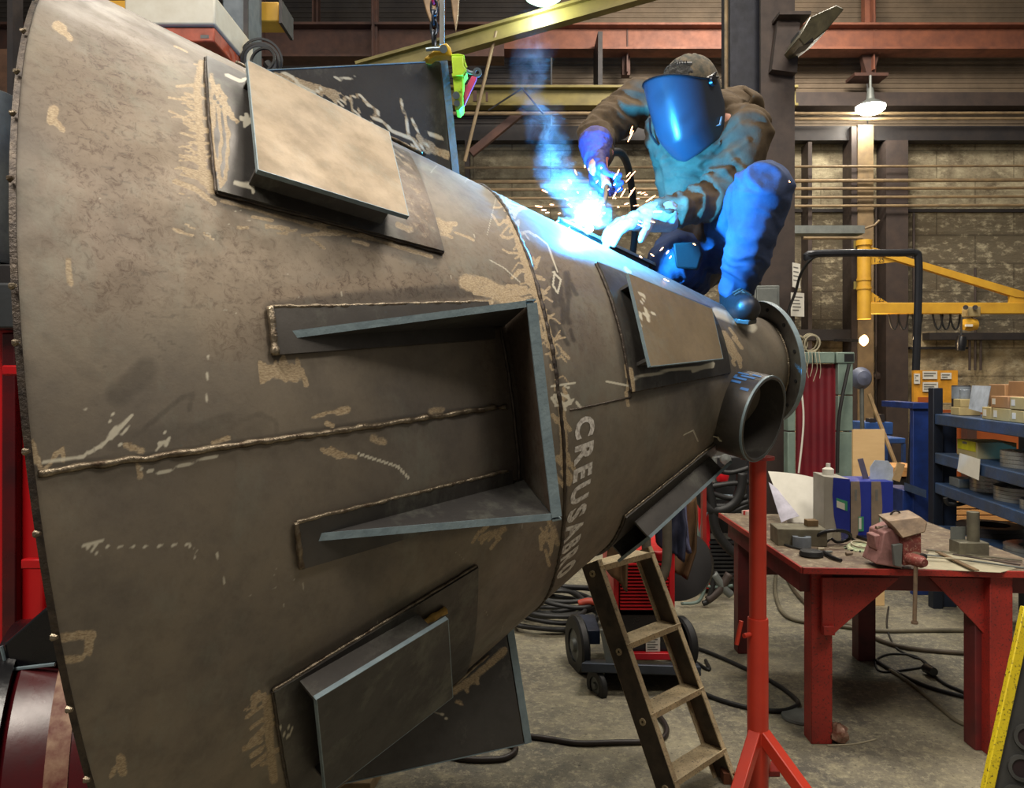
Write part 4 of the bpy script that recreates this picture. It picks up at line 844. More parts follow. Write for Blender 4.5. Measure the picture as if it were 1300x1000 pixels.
drape('blue_cloth',[(850,640),(852,652),(874,700)],[(872,632),(872,660),(876,702)],4.18,m_lil,'faded blue cloth sleeve over the navy jacket','cloth',.015)
mb=MB();mb.tube(smoothpts([P(846,640,4.05),P(847,690,4.05),P(845,722,4.05),P(835,738,4.05),P(824,720,4.05),P(820,680,4.05),P(822,640,4.05)],5),.026,10);solo('grey_hose',mb,M('grey_hose',(96,88,74),.7),'thick grey hose hanging in a loop in front of the jackets','hose',ang=180)
# orange drum cable reel behind right of the red machine
part('dark_disc',MB().cyl(P(857,716,4.75),P(861,716,4.9),.22,n=40),m_blk,t)
# ---------------------------------------------------------------- big black welder further back
YK=5.9;t=thing('black_welding_machine','large black welding machine with slatted front under hanging cables, left of the workbench','machine',(Xp(915,YK),YK+.4,0))
mb=MB();pbox(mb,893,655,948,748,YK,.8);part('case',mb,M('black_machine_paint',(34,34,36),.45,bump=.03),t,bev=.015)
for k in range(10):mb=MB();mb.bar(P(896,688+k*5,YK-.015),P(946,688+k*5,YK-.015),.03,.016);part('front_slat',mb,M('black_slat_paint',(50,50,52),.4,bump=0),t)
mb=MB();pbox(mb,887,600,902,748,YK-.03,.2);part('red_side_panel',mb,m_redm,t,bev=.01);mb=MB();pbox(mb,896,677,946,684,YK-.01,.02);part('name_strip',mb,m_ink,t)
mb=MB();pbox(mb,906,578,950,655,YK+.1,.5);part('wire_feeder',mb,M('black_machine_paint',(34,34,36),.45),t,bev=.02)
mb=MB();mb.tube([P(895,630,YK-.1),P(948,632,YK-.1)],.022,10);part('chrome_handle',mb,m_blu,t,'chrome handle bar')
mb=MB();mb.tube([P(907,580,YK-.05),P(907,612,YK-.05)],.02,8);mb2=MB();part('pipe_fitting',mb,m_gry,t);part('red_connector',MB().lathe([(0,-.05),(.04,-.04),(.05,0),(.04,.04),(0,.05)],P(917,604,YK-.1),(0,0,1),12),m_redm,t);part('knob',MB().lathe([(0,-.03),(.04,-.02),(.04,.02),(0,.03)],P(921,583,YK-.02),(0,1,0),14),m_gry,t)
cc=thing('hanging_welding_cables','black welding cables looped over the black machine','cable',P(915,660,YK-.3))
for pts,r in (([(888,622),(893,640),(910,648),(930,640),(940,622),(942,600)],.04),([(898,610),(904,640),(908,670),(920,690),(935,705)],.035),([(892,600),(890,630),(905,642),(935,640),(950,636)],.022),([(900,618),(925,614),(950,612)],.02),([(893,645),(920,652),(950,640)],.02),([(890,618),(905,626),(925,632),(948,630)],.02),([(905,594),(925,600),(950,594)],.018)):
    part('cable_loop',MB().tube(smoothpts([P(x,y,YK-.25) for x,y in pts],5),r,8),m_blk,cc,ang=180)
cc=thing('floor_hoses','thin grey-green and black hoses curling at the foot of the black machine','hose',P(905,760,YK-.3))
for pts,r,mt in (([(884,660),(888,700),(896,735),(888,762),(868,766),(866,765)],.012,M('grey_green_hose',(110,128,120),.6,bump=0)),([(890,700),(905,730),(900,760),(892,766)],.02,m_blk),([(906,728),(918,745),(928,755)],.03,m_gry),([(926,728),(914,748),(898,762)],.03,m_dkb),([(866,748),(890,742),(905,745),(930,743)],.012,M('grey_green_hose',(110,128,120),.6))):
    part('hose',MB().tube(smoothpts([P(x,y,YK-.35) for x,y in pts],5),r,7),mt,cc,ang=180)
mb=MB()
part('hanging_chain',MB().tube(smoothpts([P(897,650,YK-.3),P(892,665,YK-.3),P(889,682,YK-.3)],4),.014,5),m_blu,cc)
mb=MB();pbox(mb,892,585,897,700,4.9,.05);solo('red_rack_post',mb,m_redo2,'thin red upright post just under the cone tip left of the black machine','post',base=(Xp(895,4.9),4.9,0))
# ---------------------------------------------------------------- cables on the floor
def floorcable(pts,r,label,mat=m_blk,cat='cable',name='floor_cable',k=6,lift=0.):
    p=[G(x,y,r+lift) for x,y in pts];return solo(name,MB().tube(smoothpts(p,k),r,8),mat,label,cat,ang=180)
floorcable([(800,872),(838,910),(846,930),(830,940),(780,942),(735,943),(700,938),(664,934),(640,940),(655,950),(640,962),(600,964),(572,960)],.013,'dark brown hose crossing the floor from the ladder to the lower bracket',M('dark_brown_hose',(44,34,30),.5,bump=0))
floorcable([(868,818),(900,828),(950,850),(985,868),(1008,885),(1012,895),(990,902),(950,898),(905,885),(880,872)],.012,'black cable making a wide loop on the floor behind the jack stand')
floorcable([(880,838),(900,850),(896,838)],.01,'short black cable beside the trolley wheel')
cc=thing('coiled_floor_cable','heap of coiled black welding cable on the floor left of the trolley','cable',G(712,785))
for k in range(9):
    c=G(706+random.uniform(-16,16),784+random.uniform(-7,7),.02);rx=random.uniform(.2,.36);ry=random.uniform(.18,.34)
    part('cable_loop',MB().tube([c+Vector((math.cos(a)*rx,math.sin(a)*ry+.02*math.sin(a*3+k),.012+.018*k+.01*math.sin(a*2+k))) for a in np.linspace(0,2*math.pi,33)],.016,7,False),m_blk,cc,ang=180)
part('red_torch_grip',MB().tube(smoothpts([G(735,766,.16),G(748,763,.18),G(760,766,.17),G(772,776,.12)]),.024,8),M('orange_red_grip',(180,70,50),.5),cc,ang=180)
m_gh=M('grey_floor_hose',(120,112,92),.6,0,bump=0)
floorcable([(985,730),(984,750),(992,775),(1010,787),(1050,792),(1110,800),(1170,800),(1240,800)],.014,'grey hose running along the floor under the workbench',m_gh,'hose')
floorcable([(998,730),(1010,752),(1040,780),(1080,795),(1140,820),(1240,830)],.014,'grey-brown hose under the workbench, nearer of the two',M('brown_floor_hose',(86,74,58),.6,bump=0),'hose')
floorcable([(1128,770),(1126,795),(1136,820),(1155,832),(1172,838),(1175,845),(1150,850),(1118,852),(1112,838),(1130,830),(1160,832),(1175,842)],.006,'thin black cord with a plug curling on the floor under the bench')
floorcable([(1112,838),(1135,852),(1180,872),(1240,888)],.011,'black cable on the floor heading right from the back bench leg')
floorcable([(1176,850),(1200,868),(1225,880),(1240,900)],.009,'thin black cable right of the plug')
floorcable([(1130,850),(1160,870),(1190,895),(1215,915),(1240,925)],.010,'dusty cable lying furthest right on the floor under the bench',m_gh)
mb=MB();c=G(1176,848,.03);mb.cyl(c,c+Vector((.0,-.08,.01)),.028,.022,14);solo('power_plug',mb,m_blkg,'black power plug lying on the floor under the bench','plug')
floorcable([(1050,946),(1085,944),(1112,938)],.004,'thin pale wire on the floor beside the front bench leg',m_wirew,'wire','loose_wire')
c=G(1016,911,.0);solo('steel_disc',MB().lathe([(0,0),(.085,0),(.09,.004),(.085,.014),(0,.014)],c,(0,0,1),36),m_gry,'flat grey steel disc lying on the floor behind the jack stand','disc')
mb=MB()
t_=bpy.data.meshes.new('x');
rows=[];c=G(1064,930,.045)
for i in range(9):
    a=math.pi*i/8;rows.append([c+Vector((math.sin(a)*math.cos(b),math.sin(a)*math.sin(b),math.cos(a)))*(.042*(1+.45*noise.noise(Vector((i*2.1,b*2.3,1))))) for b in np.linspace(0,2*math.pi,13)])
mb.grid(rows);solo('crumpled_wrapper',mb,M('crumpled_foil',(180,150,130),.3,.3,col2=(110,60,44),scale=30),'small crumpled wrapper on the floor beside the front bench leg','wrapper')
mb=MB();mb.prism([G(380,1010),G(430,975),G(470,975),G(485,985),G(470,1010)],(0,0,.05));solo('timber_block',mb,M('pale_wood_stick',(190,160,116),.7),'pale timber block on the floor under the lower left pad','block',bev=.004)
mb=MB();c=G(493,974,0);mb.cyl(c,c+Vector((0,0,.03)),.05,n=14);solo('caster_pad',mb,m_blk,'small black ribbed pad on the floor beside the timber block','pad')
mb=MB();c=G(1186,965);
solo('floor_plate',MB().box((G(1075,885)+Vector((.05,0,.0005))),(.01,.01,.001)),m_gry,'tiny grey metal chip on the floor under the bench','chip') if 0 else None
# ---------------------------------------------------------------- red workbench
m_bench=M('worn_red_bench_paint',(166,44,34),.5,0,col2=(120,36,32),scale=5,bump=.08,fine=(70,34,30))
m_benchd=M('dark_red_bench_paint',(112,34,34),.55,0,col2=(72,30,32),scale=6,bump=.1)  # darker red for the back legs, one front leg, aprons, rail and stretcher
s=NT('worn_bench_top');c=s.mix(s.rng(s.noise(5,6,.7),.4,.62),(128,112,92),(90,74,64));c=s.mix(s.rng(s.noise(22,5,.7),.52,.66),c,(164,152,128));c=s.mix(s.rng(s.noise(9,5,.7),.6,.7,0,.8),c,(70,40,36));m_btop=s.set(c,.55,.2)
ZT=.817;FLc=P(1019,720,3.4);ZT=FLc.z
BL=P(914,651,4.77);BL.z=ZT;FR=Vector((2.36,3.32,ZT));BR=Vector((2.42,4.66,ZT))
t=thing('workbench','heavy red welded steel workbench with triangular corner gussets','workbench',(1.85,4.0,0))
mb=MB();mb.prism([Vector((q.x,q.y,ZT-.012)) for q in (FLc,FR,BR,BL)],(0,0,.012));part('bench_top',mb,m_btop,t,bev=.002)
mb=MB();mb.bar(FLc+Vector((0,-.004,-.013)),FR+Vector((0,-.004,-.013)),.012,.028);part('front_edge',mb,m_bench,t,bev=.002);mb=MB();mb.bar(FLc+Vector((-.004,0,-.013)),BL+Vector((-.004,0,-.013)),.012,.028);part('left_edge',mb,m_bench,t,bev=.002)
def leg(x0,x1,Yt,yb,yt=ZT-.03,dep=.09,mat=m_bench,nm='leg'):
    Xa=Xp(x0,Yt);Xb=Xp(x1,Yt);mb=MB();mb.box(((Xa+Xb)/2,Yt+dep/2,yt/2),(Xb-Xa,dep,yt));return part(nm,mb,mat,t,bev=.004)
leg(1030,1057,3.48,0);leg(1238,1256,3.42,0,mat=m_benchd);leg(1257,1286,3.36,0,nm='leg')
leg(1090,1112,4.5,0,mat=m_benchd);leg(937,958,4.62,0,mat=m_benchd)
mb=MB();mb.prism([P(1058,733,3.46),P(1143,733,3.46),P(1066,798,3.46),P(1058,806,3.46)],(0,.01,0));part('corner_gusset',mb,m_bench,t,bev=.002)
mb=MB();mb.prism([P(1180,732,3.42),P(1258,734,3.40),P(1256,812,3.40),P(1238,792,3.41)],(0,.01,0));part('corner_gusset',mb,m_bench,t,bev=.002)
mb=MB();mb.prism([P(1044,733,3.45),P(1059,733,3.45),P(1059,806,3.45),P(1044,806,3.45)],(0,.02,0));mb.box(P(1052,800,3.44)+Vector((0,0,0)),(.05,.02,.04));part('side_plate',mb,m_bench,t,bev=.002)
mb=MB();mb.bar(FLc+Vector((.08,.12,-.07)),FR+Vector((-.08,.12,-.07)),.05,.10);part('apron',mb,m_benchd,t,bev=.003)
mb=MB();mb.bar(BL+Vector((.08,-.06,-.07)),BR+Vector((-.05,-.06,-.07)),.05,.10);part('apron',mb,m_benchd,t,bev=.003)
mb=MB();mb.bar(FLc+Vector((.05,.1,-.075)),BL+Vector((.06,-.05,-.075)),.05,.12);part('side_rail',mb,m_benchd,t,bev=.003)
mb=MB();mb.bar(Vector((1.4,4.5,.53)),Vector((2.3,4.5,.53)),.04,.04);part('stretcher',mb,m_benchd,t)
def on(px,py):return G(px,py,ZT)
def tb(name,label,cat):pass
# leaning paper sheets
sheet('paper_sheet',[P(975,598,4.62),P(1050,610,4.5),P(1042,668,4.35),P(1000,664,4.38)],'large white paper sheet leaning behind the grey block on the bench','paper',lines=0,bow=.02)
sheet('paper_sheet',[P(976,612,4.56),P(996,632,4.5),P(1015,655,4.3),P(992,663,4.34)],'faded violet-edged paper sheet leaning in front of the large white one','paper',lines=0,mat=M('violet_paper',(196,192,206),.8,0,bump=0),bow=.01)
# wooden/steel block with a tape roll
m_blk2=M('oxidised_steel_block',(124,118,98),.6,.3,col2=(96,90,76),scale=14,bump=.2)
a=on(1010,690);mb=MB();mb.box((a.x+.02,a.y+.02,ZT+.042),(.24,.16,.084),rotz(-6));solo('steel_block',mb,m_blk2,'long grey-brown block near the left end of the bench','block',bev=.003)
mb=MB();mb.box((a.x+.09,a.y+.03,ZT+.084+.016),(.055,.05,.032));solo('wood_block',mb,M('brown_wood_cube',(122,96,60),.7),'small brown wood cube on top of the grey-brown block','block',bev=.002)
m_tape=M('grey_tape',(140,150,162),.35,.1,bump=0)
c=on(1018,694);t2=solo('tape_roll',MB().lathe([(.020,0),(.044,0),(.044,.05),(.020,.05)],c+Vector((0,0,.002)),(0,0,1),30,True),m_tape,'silver-grey tape roll in front of the grey-brown block','tape')
m_ch=M('white_red_pack',(220,200,190),.5)
c=on(951,653);mb=MB();mb.box((c.x,c.y,ZT+.012),(.07,.05,.024),rotz(20));o=solo('small_packet',mb,m_ch,'small white and red packet at the far left corner of the bench','packet');part('red_band',MB().box((c.x,c.y,ZT+.012),(.072,.02,.0255),rotz(20)),M('red_print',(190,50,50),.6,bump=0),o)
# goggles, disc, cables and bits
c=on(1060,694);g=thing('safety_goggles','black-framed safety goggles lying on the bench left of the vise','goggles',c)
def gp(u,v,h=0.):return c+Vector((u,h*0+v*.2,v))
mb=MB();fr=[c+Vector((.085*math.cos(a),.02-.03*math.sin(a),.042+.042*math.sin(a)*(1 if math.sin(a)>0 else .75)-(.022*math.exp(-((math.cos(a))/.22)**2) if math.sin(a)<0 else 0)*-1)) for a in np.linspace(0,2*math.pi,49)];mb.tube(fr,.009,8,False);part('frame',mb,m_blkg,g,ang=180)
s=NT('clear_lens');s.b.inputs['Transmission Weight'].default_value=.85;m_lens=s.set((.75,.72,.6,1),.08,0)
mb=MB();ce=c+Vector((0,.022,.045));mb.add([ce]+[ce+(x-ce)*.93 for x in fr[:-1]],[(0,1+i,1+(i+1)%48) for i in range(48)]);part('lens',mb,m_lens,g)
mb=MB();mb.tube(smoothpts([c+Vector((.08,.03,.05)),c+Vector((.12,.05,.02)),c+Vector((.17,.03,.01)),c+Vector((.13,.02,.01))],5),.007,7);part('strap',mb,m_blk,g,ang=180)
c=on(1092,697);gr=thing('flap_disc','pale grinding flap disc with green edge lying before the vise','disc',c)
part('backing_disc',MB().lathe([(.012,.0),(.058,0),(.062,.006),(.058,.012),(.012,.014)],c,(0,-.15,1),40,True),M('pale_green_abrasive',(150,176,140),.8,col2=(190,180,150),scale=40),gr)
for k in range(22):
    a=2*math.pi*k/22;d=Vector((math.cos(a),math.sin(a),0));mb=MB();mb.bar(c+d*.056+Vector((0,0,.003)),c+d*.074+Vector((0,0,.002)),.008,.006);part('flap',mb,m_blkg if k%2 else M('pale_green_abrasive',(150,176,140),.8),gr)
part('loop_wire',MB().ring(c+Vector((.0,.0,.024)),(0,-.2,1),.036,.043,.007,28),m_wirew,gr)
c=on(1030,706);mb=MB();mb.lathe([(0,0),(.05,0),(.055,.008),(.05,.026),(.02,.03),(0,.03)],c,(0,0,1),26);solo('rubber_disc',mb,m_blk,'flat black round rubber disc at the front left of the bench','cap')
mb=MB();mb.tube([on(1046,704)+Vector((0,0,.01)),on(1056,710)+Vector((0,0,.01)),on(1068,714)+Vector((0,0,.01))],[.012,.010,.007],10);solo('black_screwdriver',mb,m_blkg,'black tool handle right of the flat rubber disc','tool')
mb=MB();mb.tube(smoothpts([on(985,688)+Vector((0,0,.006)),on(1000,694)+Vector((0,0,.006)),on(1016,698)+Vector((0,0,.006)),on(1024,700)+Vector((0,0,.006))]),.006,7);solo('short_cable',mb,m_blk,'short dark cable along the left edge of the bench','cable')
for i,(px,py,l) in enumerate(((1042,699,'left of the goggles'),(1052,703,'below the goggles'),(1078,705,'right below the goggles'),(1118,708,'at the foot of the vise'))):
    c=on(px,py);mb=MB();mb.cyl(c+Vector((-.015,0,.008)),c+Vector((.018,.006,.009)),.008,.006,8);solo('metal_bit',mb,(m_wirew,m_gry,m_btop,m_cut)[i],'small loose metal bit lying '+l,'scrap')
mb=MB();mb.box((on(1105,684).x,on(1105,684).y,ZT+.008),(.12,.16,.016),rotz(10));solo('black_notebook',mb,m_blkg,'flat black pouch lying behind the goggles','pouch',bev=.003)
# blue and grey boxes
m_bbl=M('blue_carton_print',(34,52,150),.45,0,col2=(28,42,134),bump=0);m_bgr=M('grey_carton_print',(164,160,148),.5,0,col2=(150,146,136),bump=0);m_bta=M('taupe_carton_print',(142,126,108),.55,bump=0)
m_grn=M('green_label',(70,160,120),.5,bump=0)
YB1=4.12
def carton(x0,x1,y0,y1,Y,side,label):
    a=P(x0,y1,Y);b=P(x1,y0,Y);zb=ZT+.001;mb=MB();h=b.z-zb
    t=thing('blue_grey_carton',label,'box',((a.x+b.x)/2,Y+.1,zb),'blue and grey cartons on the bench')
    w_=b.x-a.x
    mb.box(((a.x+b.x)/2,Y+.11,zb+h/2),(w_,.22,h));part('box_body',mb,m_bbl,t,bev=.002)
    # curved grey panel on the front face
    pts=[(0,0),(.30,0),(.45,.25),(.50,.55),(.46,.85),(.42,1),(0,1)]
    mb=MB();mb.prism([Vector((a.x+u*w_,Y-.002,zb+v*h)) for u,v in pts],(0,.0015,0));part('printed_panel',mb,m_bta,t)
    mb=MB();mb.prism([Vector((a.x+u*w_,Y-.004,zb+v*h)) for u,v in ((.36,.12),(.62,.12),(.62,.38),(.36,.38))],(0,.001,0));l=part('green_sticker',mb,m_grn,t)
    mb=MB();mb.prism([Vector((a.x+u*w_,Y-.005,zb+v*h)) for u,v in ((.38,.16),(.50,.16),(.50,.36),(.38,.36))],(0,.001,0));part('white_sticker',mb,m_paper,t)
    part('printed_lines',MB().prism([Vector((a.x+u*w_,Y-.003,zb+v*h)) for u,v in ((.18,.66),(.30,.66),(.30,.86),(.18,.86))],(0,.001,0)),m_ink,t)
    return t
carton(1080,1106,611,684,4.02,0,'blue and taupe upright carton in the middle of the bench, left of two alike')
carton(1106,1134,611,686,4.02,0,'blue and taupe upright carton directly behind the vise')
a=P(1047,606,4.15);b=P(1079,606,4.0);zb=ZT+.001;h=P(1060,606,4.07).z-zb
t=thing('blue_grey_carton','wide grey-sided blue carton with a white label, leftmost of the cartons','box',(Xp(1062,4.1),4.12,zb),'blue and grey cartons on the bench')
mb=MB();q=[Vector((Xp(1046,4.12),4.12,zb)),Vector((Xp(1079,4.0),4.0,zb)),Vector((Xp(1079,4.0)+.02,4.22,zb)),Vector((Xp(1046,4.12)+.02,4.32,zb))];mb.prism(q,(0,0,h));part('box_body',mb,m_bgr,t,bev=.002)
e=(q[1]-q[0]);n_=Vector((e.y,-e.x,0)).normalized()*.002
mb=MB();mb.prism([q[0]+e*u+Vector((0,0,v*h))+n_ for u,v in ((.55,0),(1,0),(1,1),(.38,1),(.34,.7),(.4,.35))],-n_*.8);part('printed_panel',mb,m_bbl,t)
mb=MB();mb.prism([q[0]+e*u+Vector((0,0,v*h))+n_*1.5 for u,v in ((.5,.50),(.92,.46),(.92,.62),(.5,.66))],-n_*.4);part('green_sticker',mb,m_grn,t)
mb=MB();mb.prism([q[0]+e*u+Vector((0,0,v*h))+n_*1.9 for u,v in ((.52,.50),(.82,.47),(.82,.58),(.52,.61))],-n_*.4);part('white_sticker',mb,m_paper,t)
mb=MB();c=Vector((Xp(1056,4.2),4.2,zb+h));mb.lathe([(0,0),(.03,0),(.03,.03),(.012,.04),(.012,.06),(0,.06)],c-Vector((.02,0,0)),(0,0,1),14);solo('white_bottle',mb,m_paper,'small white spray bottle top on the wide carton','bottle')
mb=MB();mb.prism([P(x,y,4.1) for x,y in ((1105,612),(1134,612),(1134,594),(1128,585),(1111,584),(1105,593))],(0,.006,0));solo('white_card',mb,M('pale_blue_card',(196,208,224),.6,bump=0),'pale blue-white card with cut corners sticking up from the cartons','card')
mb=MB();mb.bar(P(1101,613,4.12),P(1092,582,4.15),.03,.006,up=(0,1,0));solo('file_tool',mb,M('violet_steel',(104,98,120),.4,.4),'dark violet flat tool leaning out of the cartons','tool',bev=.001)
mb=MB();mb.bar(P(1137,610,4.1),P(1144,588,4.1),.012,.04,up=(0,0,1));solo('wood_wedge',mb,M('pale_wood_stick',(190,160,116),.7),'short pale wood wedge right of the white card','wood')
# vise
m_vis=M('faded_red_vise_paint',(140,64,56),.55,.1,col2=(104,56,52),scale=14,bump=.2,fine=(170,140,120));m_visw=M('worn_vise_steel',(150,128,104),.5,.35,col2=(108,92,78),scale=20,bump=.3)
m_vpk=M('pinkish_worn_paint',(170,122,118),.6,.0,col2=(120,84,80),scale=16,bump=.2)
YV=3.36;v=thing('bench_vise','worn pinkish-red bench vise clamped to the front edge of the bench','vise',(Xp(1150,YV),YV+.1,ZT))
def V_(x,y,dy=0):return P(x,y,YV+dy)
mb=MB();mb.prism([V_(1126,661,.0),V_(1168,655,-.02),V_(1178,663,-.04),V_(1175,676,-.04),V_(1146,684,-.05),V_(1137,672,-.03)],(0,.10,.012));part('moving_jaw',mb,m_visw,v,bev=.006)
mb=MB();mb.prism([V_(1147,682,-.03),V_(1170,676,-.03),V_(1170,716,-.03),V_(1147,718,-.03)],(0,.11,0));part('jaw_neck',mb,m_vis,v,bev=.005)
mb=MB();mb.prism([V_(1122,676,.0),V_(1140,668,.02),V_(1143,690,.0),V_(1138,712,0),V_(1148,722,-.0),V_(1112,716,.0),V_(1118,700,0)],(0,.14,0));part('fixed_body',mb,m_vpk,v,bev=.006)
mb=MB();mb.prism([V_(1110,680,.03),V_(1122,678,.03),V_(1126,700,.03),V_(1112,698,.03)],(0,.08,0));part('rear_block',mb,m_vpk,v,bev=.004)
mb=MB();mb.prism([V_(1134,692,-.03),V_(1146,690,-.03),V_(1145,720,-.03),V_(1136,718,-.03)],(0,.02,0));part('guide_plate',mb,m_gry,v,bev=.002)
part('screw_rod',MB().cyl(V_(1112,671,.08),V_(1126,671,.08),.012,n=12),m_visw,v)
part('spindle_head',MB().lathe([(0,-.045),(.022,-.045),(.026,-.02),(.026,.03),(.016,.05),(0,.05)],V_(1163,711,-.08),(.25,-1,0),20),m_vis,v)
part('spindle_collar',MB().cyl(V_(1163,709,-.02),V_(1163,709,-.06),.030,n=18),m_visw,v);part('handle_nut',MB().lathe([(0,-.012),(.013,-.01),(.013,.01),(0,.012)],V_(1172,706,-.07),(0,1,0),12),m_dk,v)
part('handle_bar',MB().cyl(V_(1163,706,-.09),V_(1161,788,-.09),.0085,n=12),m_visw,v);part('handle_tip',MB().lathe([(0,-.006),(.014,-.005),(.014,.005),(0,.006)],V_(1161,790,-.09),(0,0,1),14),m_visw,v)
part('lifting_ring',MB().ring(V_(1137,655,.06),(0,1,.1),.020,.026,.006,22),m_dk,v)
# blocks, cylinder and strips on the right of the bench
m_cst=M('grey_cast_steel',(118,114,98),.5,.5,col2=(96,92,80),scale=20,bump=.15)
c=on(1230,703);mb=MB();mb.box((c.x,c.y,ZT+.032),(.135,.10,.062),rotz(-4));solo('steel_block',mb,m_cst,'square grey steel block on the right side of the bench','block',bev=.003)
mb=MB();mb.cyl((c.x+.02,c.y,ZT+.063),(c.x+.02,c.y,ZT+.20),.027,n=28);solo('steel_cylinder',mb,m_cst,'upright grey steel cylinder standing on the square block','cylinder',bev=.001)
mb=MB();mb.box((c.x-.035,c.y+.03,ZT+.063+.03),(.07,.004,.06));mb2=solo('steel_tab',mb,m_gry,'thin grey steel tab standing on the block behind the cylinder','tab')
mb=MB();mb.prism([on(1165,722),on(1270,727),on(1290,722),on(1230,700),on(1180,700)],(0,0,.002));solo('light_plate',mb,M('light_scraped_plate',(184,176,150),.5,.2,col2=(150,142,120),scale=9),'pale flat plate lying on the right front of the bench','plate')
for i,(a,b,w_,mt,l) in enumerate((((1168,704),(1300,722),.018,m_gry,'longest grey steel strip running to the right bench corner'),((1176,700),(1298,714),.014,m_cst,'second grey strip behind the longest one'),((1190,704),(1240,728),.022,m_tan,'tan strip crossing under the others toward the bench edge'),((1175,712),(1236,716),.012,m_wirew,'short pale strip left of the tan strip'),((1210,710),(1295,724),.012,m_dkb,'dark thin strip just in front of the longest one'))):
    h=Vector((0,0,.004+.005*i));mb=MB();mb.bar(on(*a)+h,on(*b)+h,w_,.005);solo('metal_strip',mb,mt,l,'strip','loose metal strips on the bench')
# ---------------------------------------------------------------- blue shelving
m_shb=M('worn_blue_shelf_paint',(42,74,118),.5,.1,col2=(50,62,80),scale=6,bump=.05,fine=(84,92,96));m_shd=M('dark_blue_post_paint',(24,32,48),.5,.1,bump=.03);m_nav=M('bright_navy_paint',(26,54,124),.45,.05,bump=.03)
YF,YN=5.5,3.0
dirS=Vector((-.20,-1.3,0)).normalized();O=Vector((Xp(1188,YF),YF,0));nS=Vector((1,-.154,0)).normalized()
t=thing('blue_shelving','blue steel shelving loaded with boxes and steel discs at the right edge','shelving',O+Vector((.3,-1,0)))
def SP(d,k,z):return O+dirS*d+nS*k+Vector((0,0,z))
ZS=[1.395,1.118,.905,.60]
for z in ZS:
    mb=MB();mb.hexa([SP(-.02,0,z-.075),SP(2.1,0,z-.075),SP(2.1,.62,z-.075),SP(-.02,.62,z-.075)],[SP(-.02,0,z),SP(2.1,0,z),SP(2.1,.62,z),SP(-.02,.62,z)]);part('shelf',mb,m_shb,t,bev=.006)
for d,k,mt,zt in ((-.06,.0,m_shd,1.58),(-.06,.60,m_shd,1.5),(2.13,.0,m_shd,1.5),(2.13,.60,m_shd,1.5)):
    mb=MB();mb.bar(SP(d,k+.02,0),SP(d,k+.02,zt),.07,.07,up=(0,1,0));part('post',mb,mt,t,bev=.004)
mb=MB();mb.bar(SP(-.1,.12,0),SP(-.1,.12,1.4),.03,.11,up=(1,0,0));part('inner_post',mb,M('navy_paint',(30,44,70),.5),t,bev=.004)
mb=MB();mb.bar(Vector((Xp(1167,5.9),5.9,0)),Vector((Xp(1167,5.9),5.9,1.43)),.12,.05,up=(0,1,0));part('far_post',mb,m_nav,t,bev=.004)
mb=MB();pbox(mb,1159,511,1180,519,5.85,.5);part('far_beam',mb,m_nav,t,bev=.004);mb=MB();mb.hexa([P(1148,612,5.9),P(1176,622,5.6),P(1176,632,5.6),P(1148,622,5.9)],[P(1148,612,6.0),P(1176,622,5.7),P(1176,632,5.7),P(1148,622,6.0)]);part('lower_far_beam',mb,m_shb,t)
mb=MB();pbox(mb,1146,622,1170,665,5.9,.3);solo('navy_bin',mb,m_nav,'navy blue bin panel at the foot of the shelving, left side','bin',bev=.006,base=(Xp(1158,5.9),5.9,wz(665,5.9)))
mb=MB();mb.bar(P(1100,548,7.4),P(1100,548,7.4),.1,.1) if 0 else None
# orange plate behind
m_opl=M('orange_brown_panel',(168,84,30),.6,0,col2=(138,66,26),scale=3,bump=.05)
mb=MB();pbox(mb,1168,520,1420,629,7.45,.04);solo('orange_panel',mb,m_opl,'orange-brown panel standing behind the shelving','panel',base=(Xp(1290,7.45),7.45,wz(629,7.45)))
mb=MB();pbox(mb,1228,535,1240,629,7.3,.1);solo('rust_post',mb,m_redd,'rust brown post behind the middle of the shelving','post',base=(Xp(1234,7.3),7.3,wz(629,7.3)))
# notice board
nb=thing('notice_board','orange-yellow board with white notices left of the top shelf','board',(Xp(1185,6.05),6.05,wz(511,6.05)))
mb=MB();pbox(mb,1160,470,1216,511,6.05,.03);part('board',mb,M('orange_yellow_board',(228,158,38),.6,0,bump=0),nb)
mb=MB();pbox(mb,1166,504,1192,510.5,6.04,.03);part('lower_strip',mb,m_opl,nb)
for x0,y0,x1,y1 in ((1161,474,1168,487),(1172,471,1190,481),(1172,485,1191,497),(1195,473,1208,481)):
    mb=MB();pbox(mb,x0,y0,x1,y1,6.035,.01);pp=part('notice',mb,m_paper,nb)
    mb=MB();[pbox(mb,x0+1,y0+2+3*k,x1-2-(k%2)*3,y0+3+3*k,6.031,.002) for k in range(max(1,int((y1-y0)/3.6)))];part('printed_lines',mb,m_ink,pp,kind='stuff')
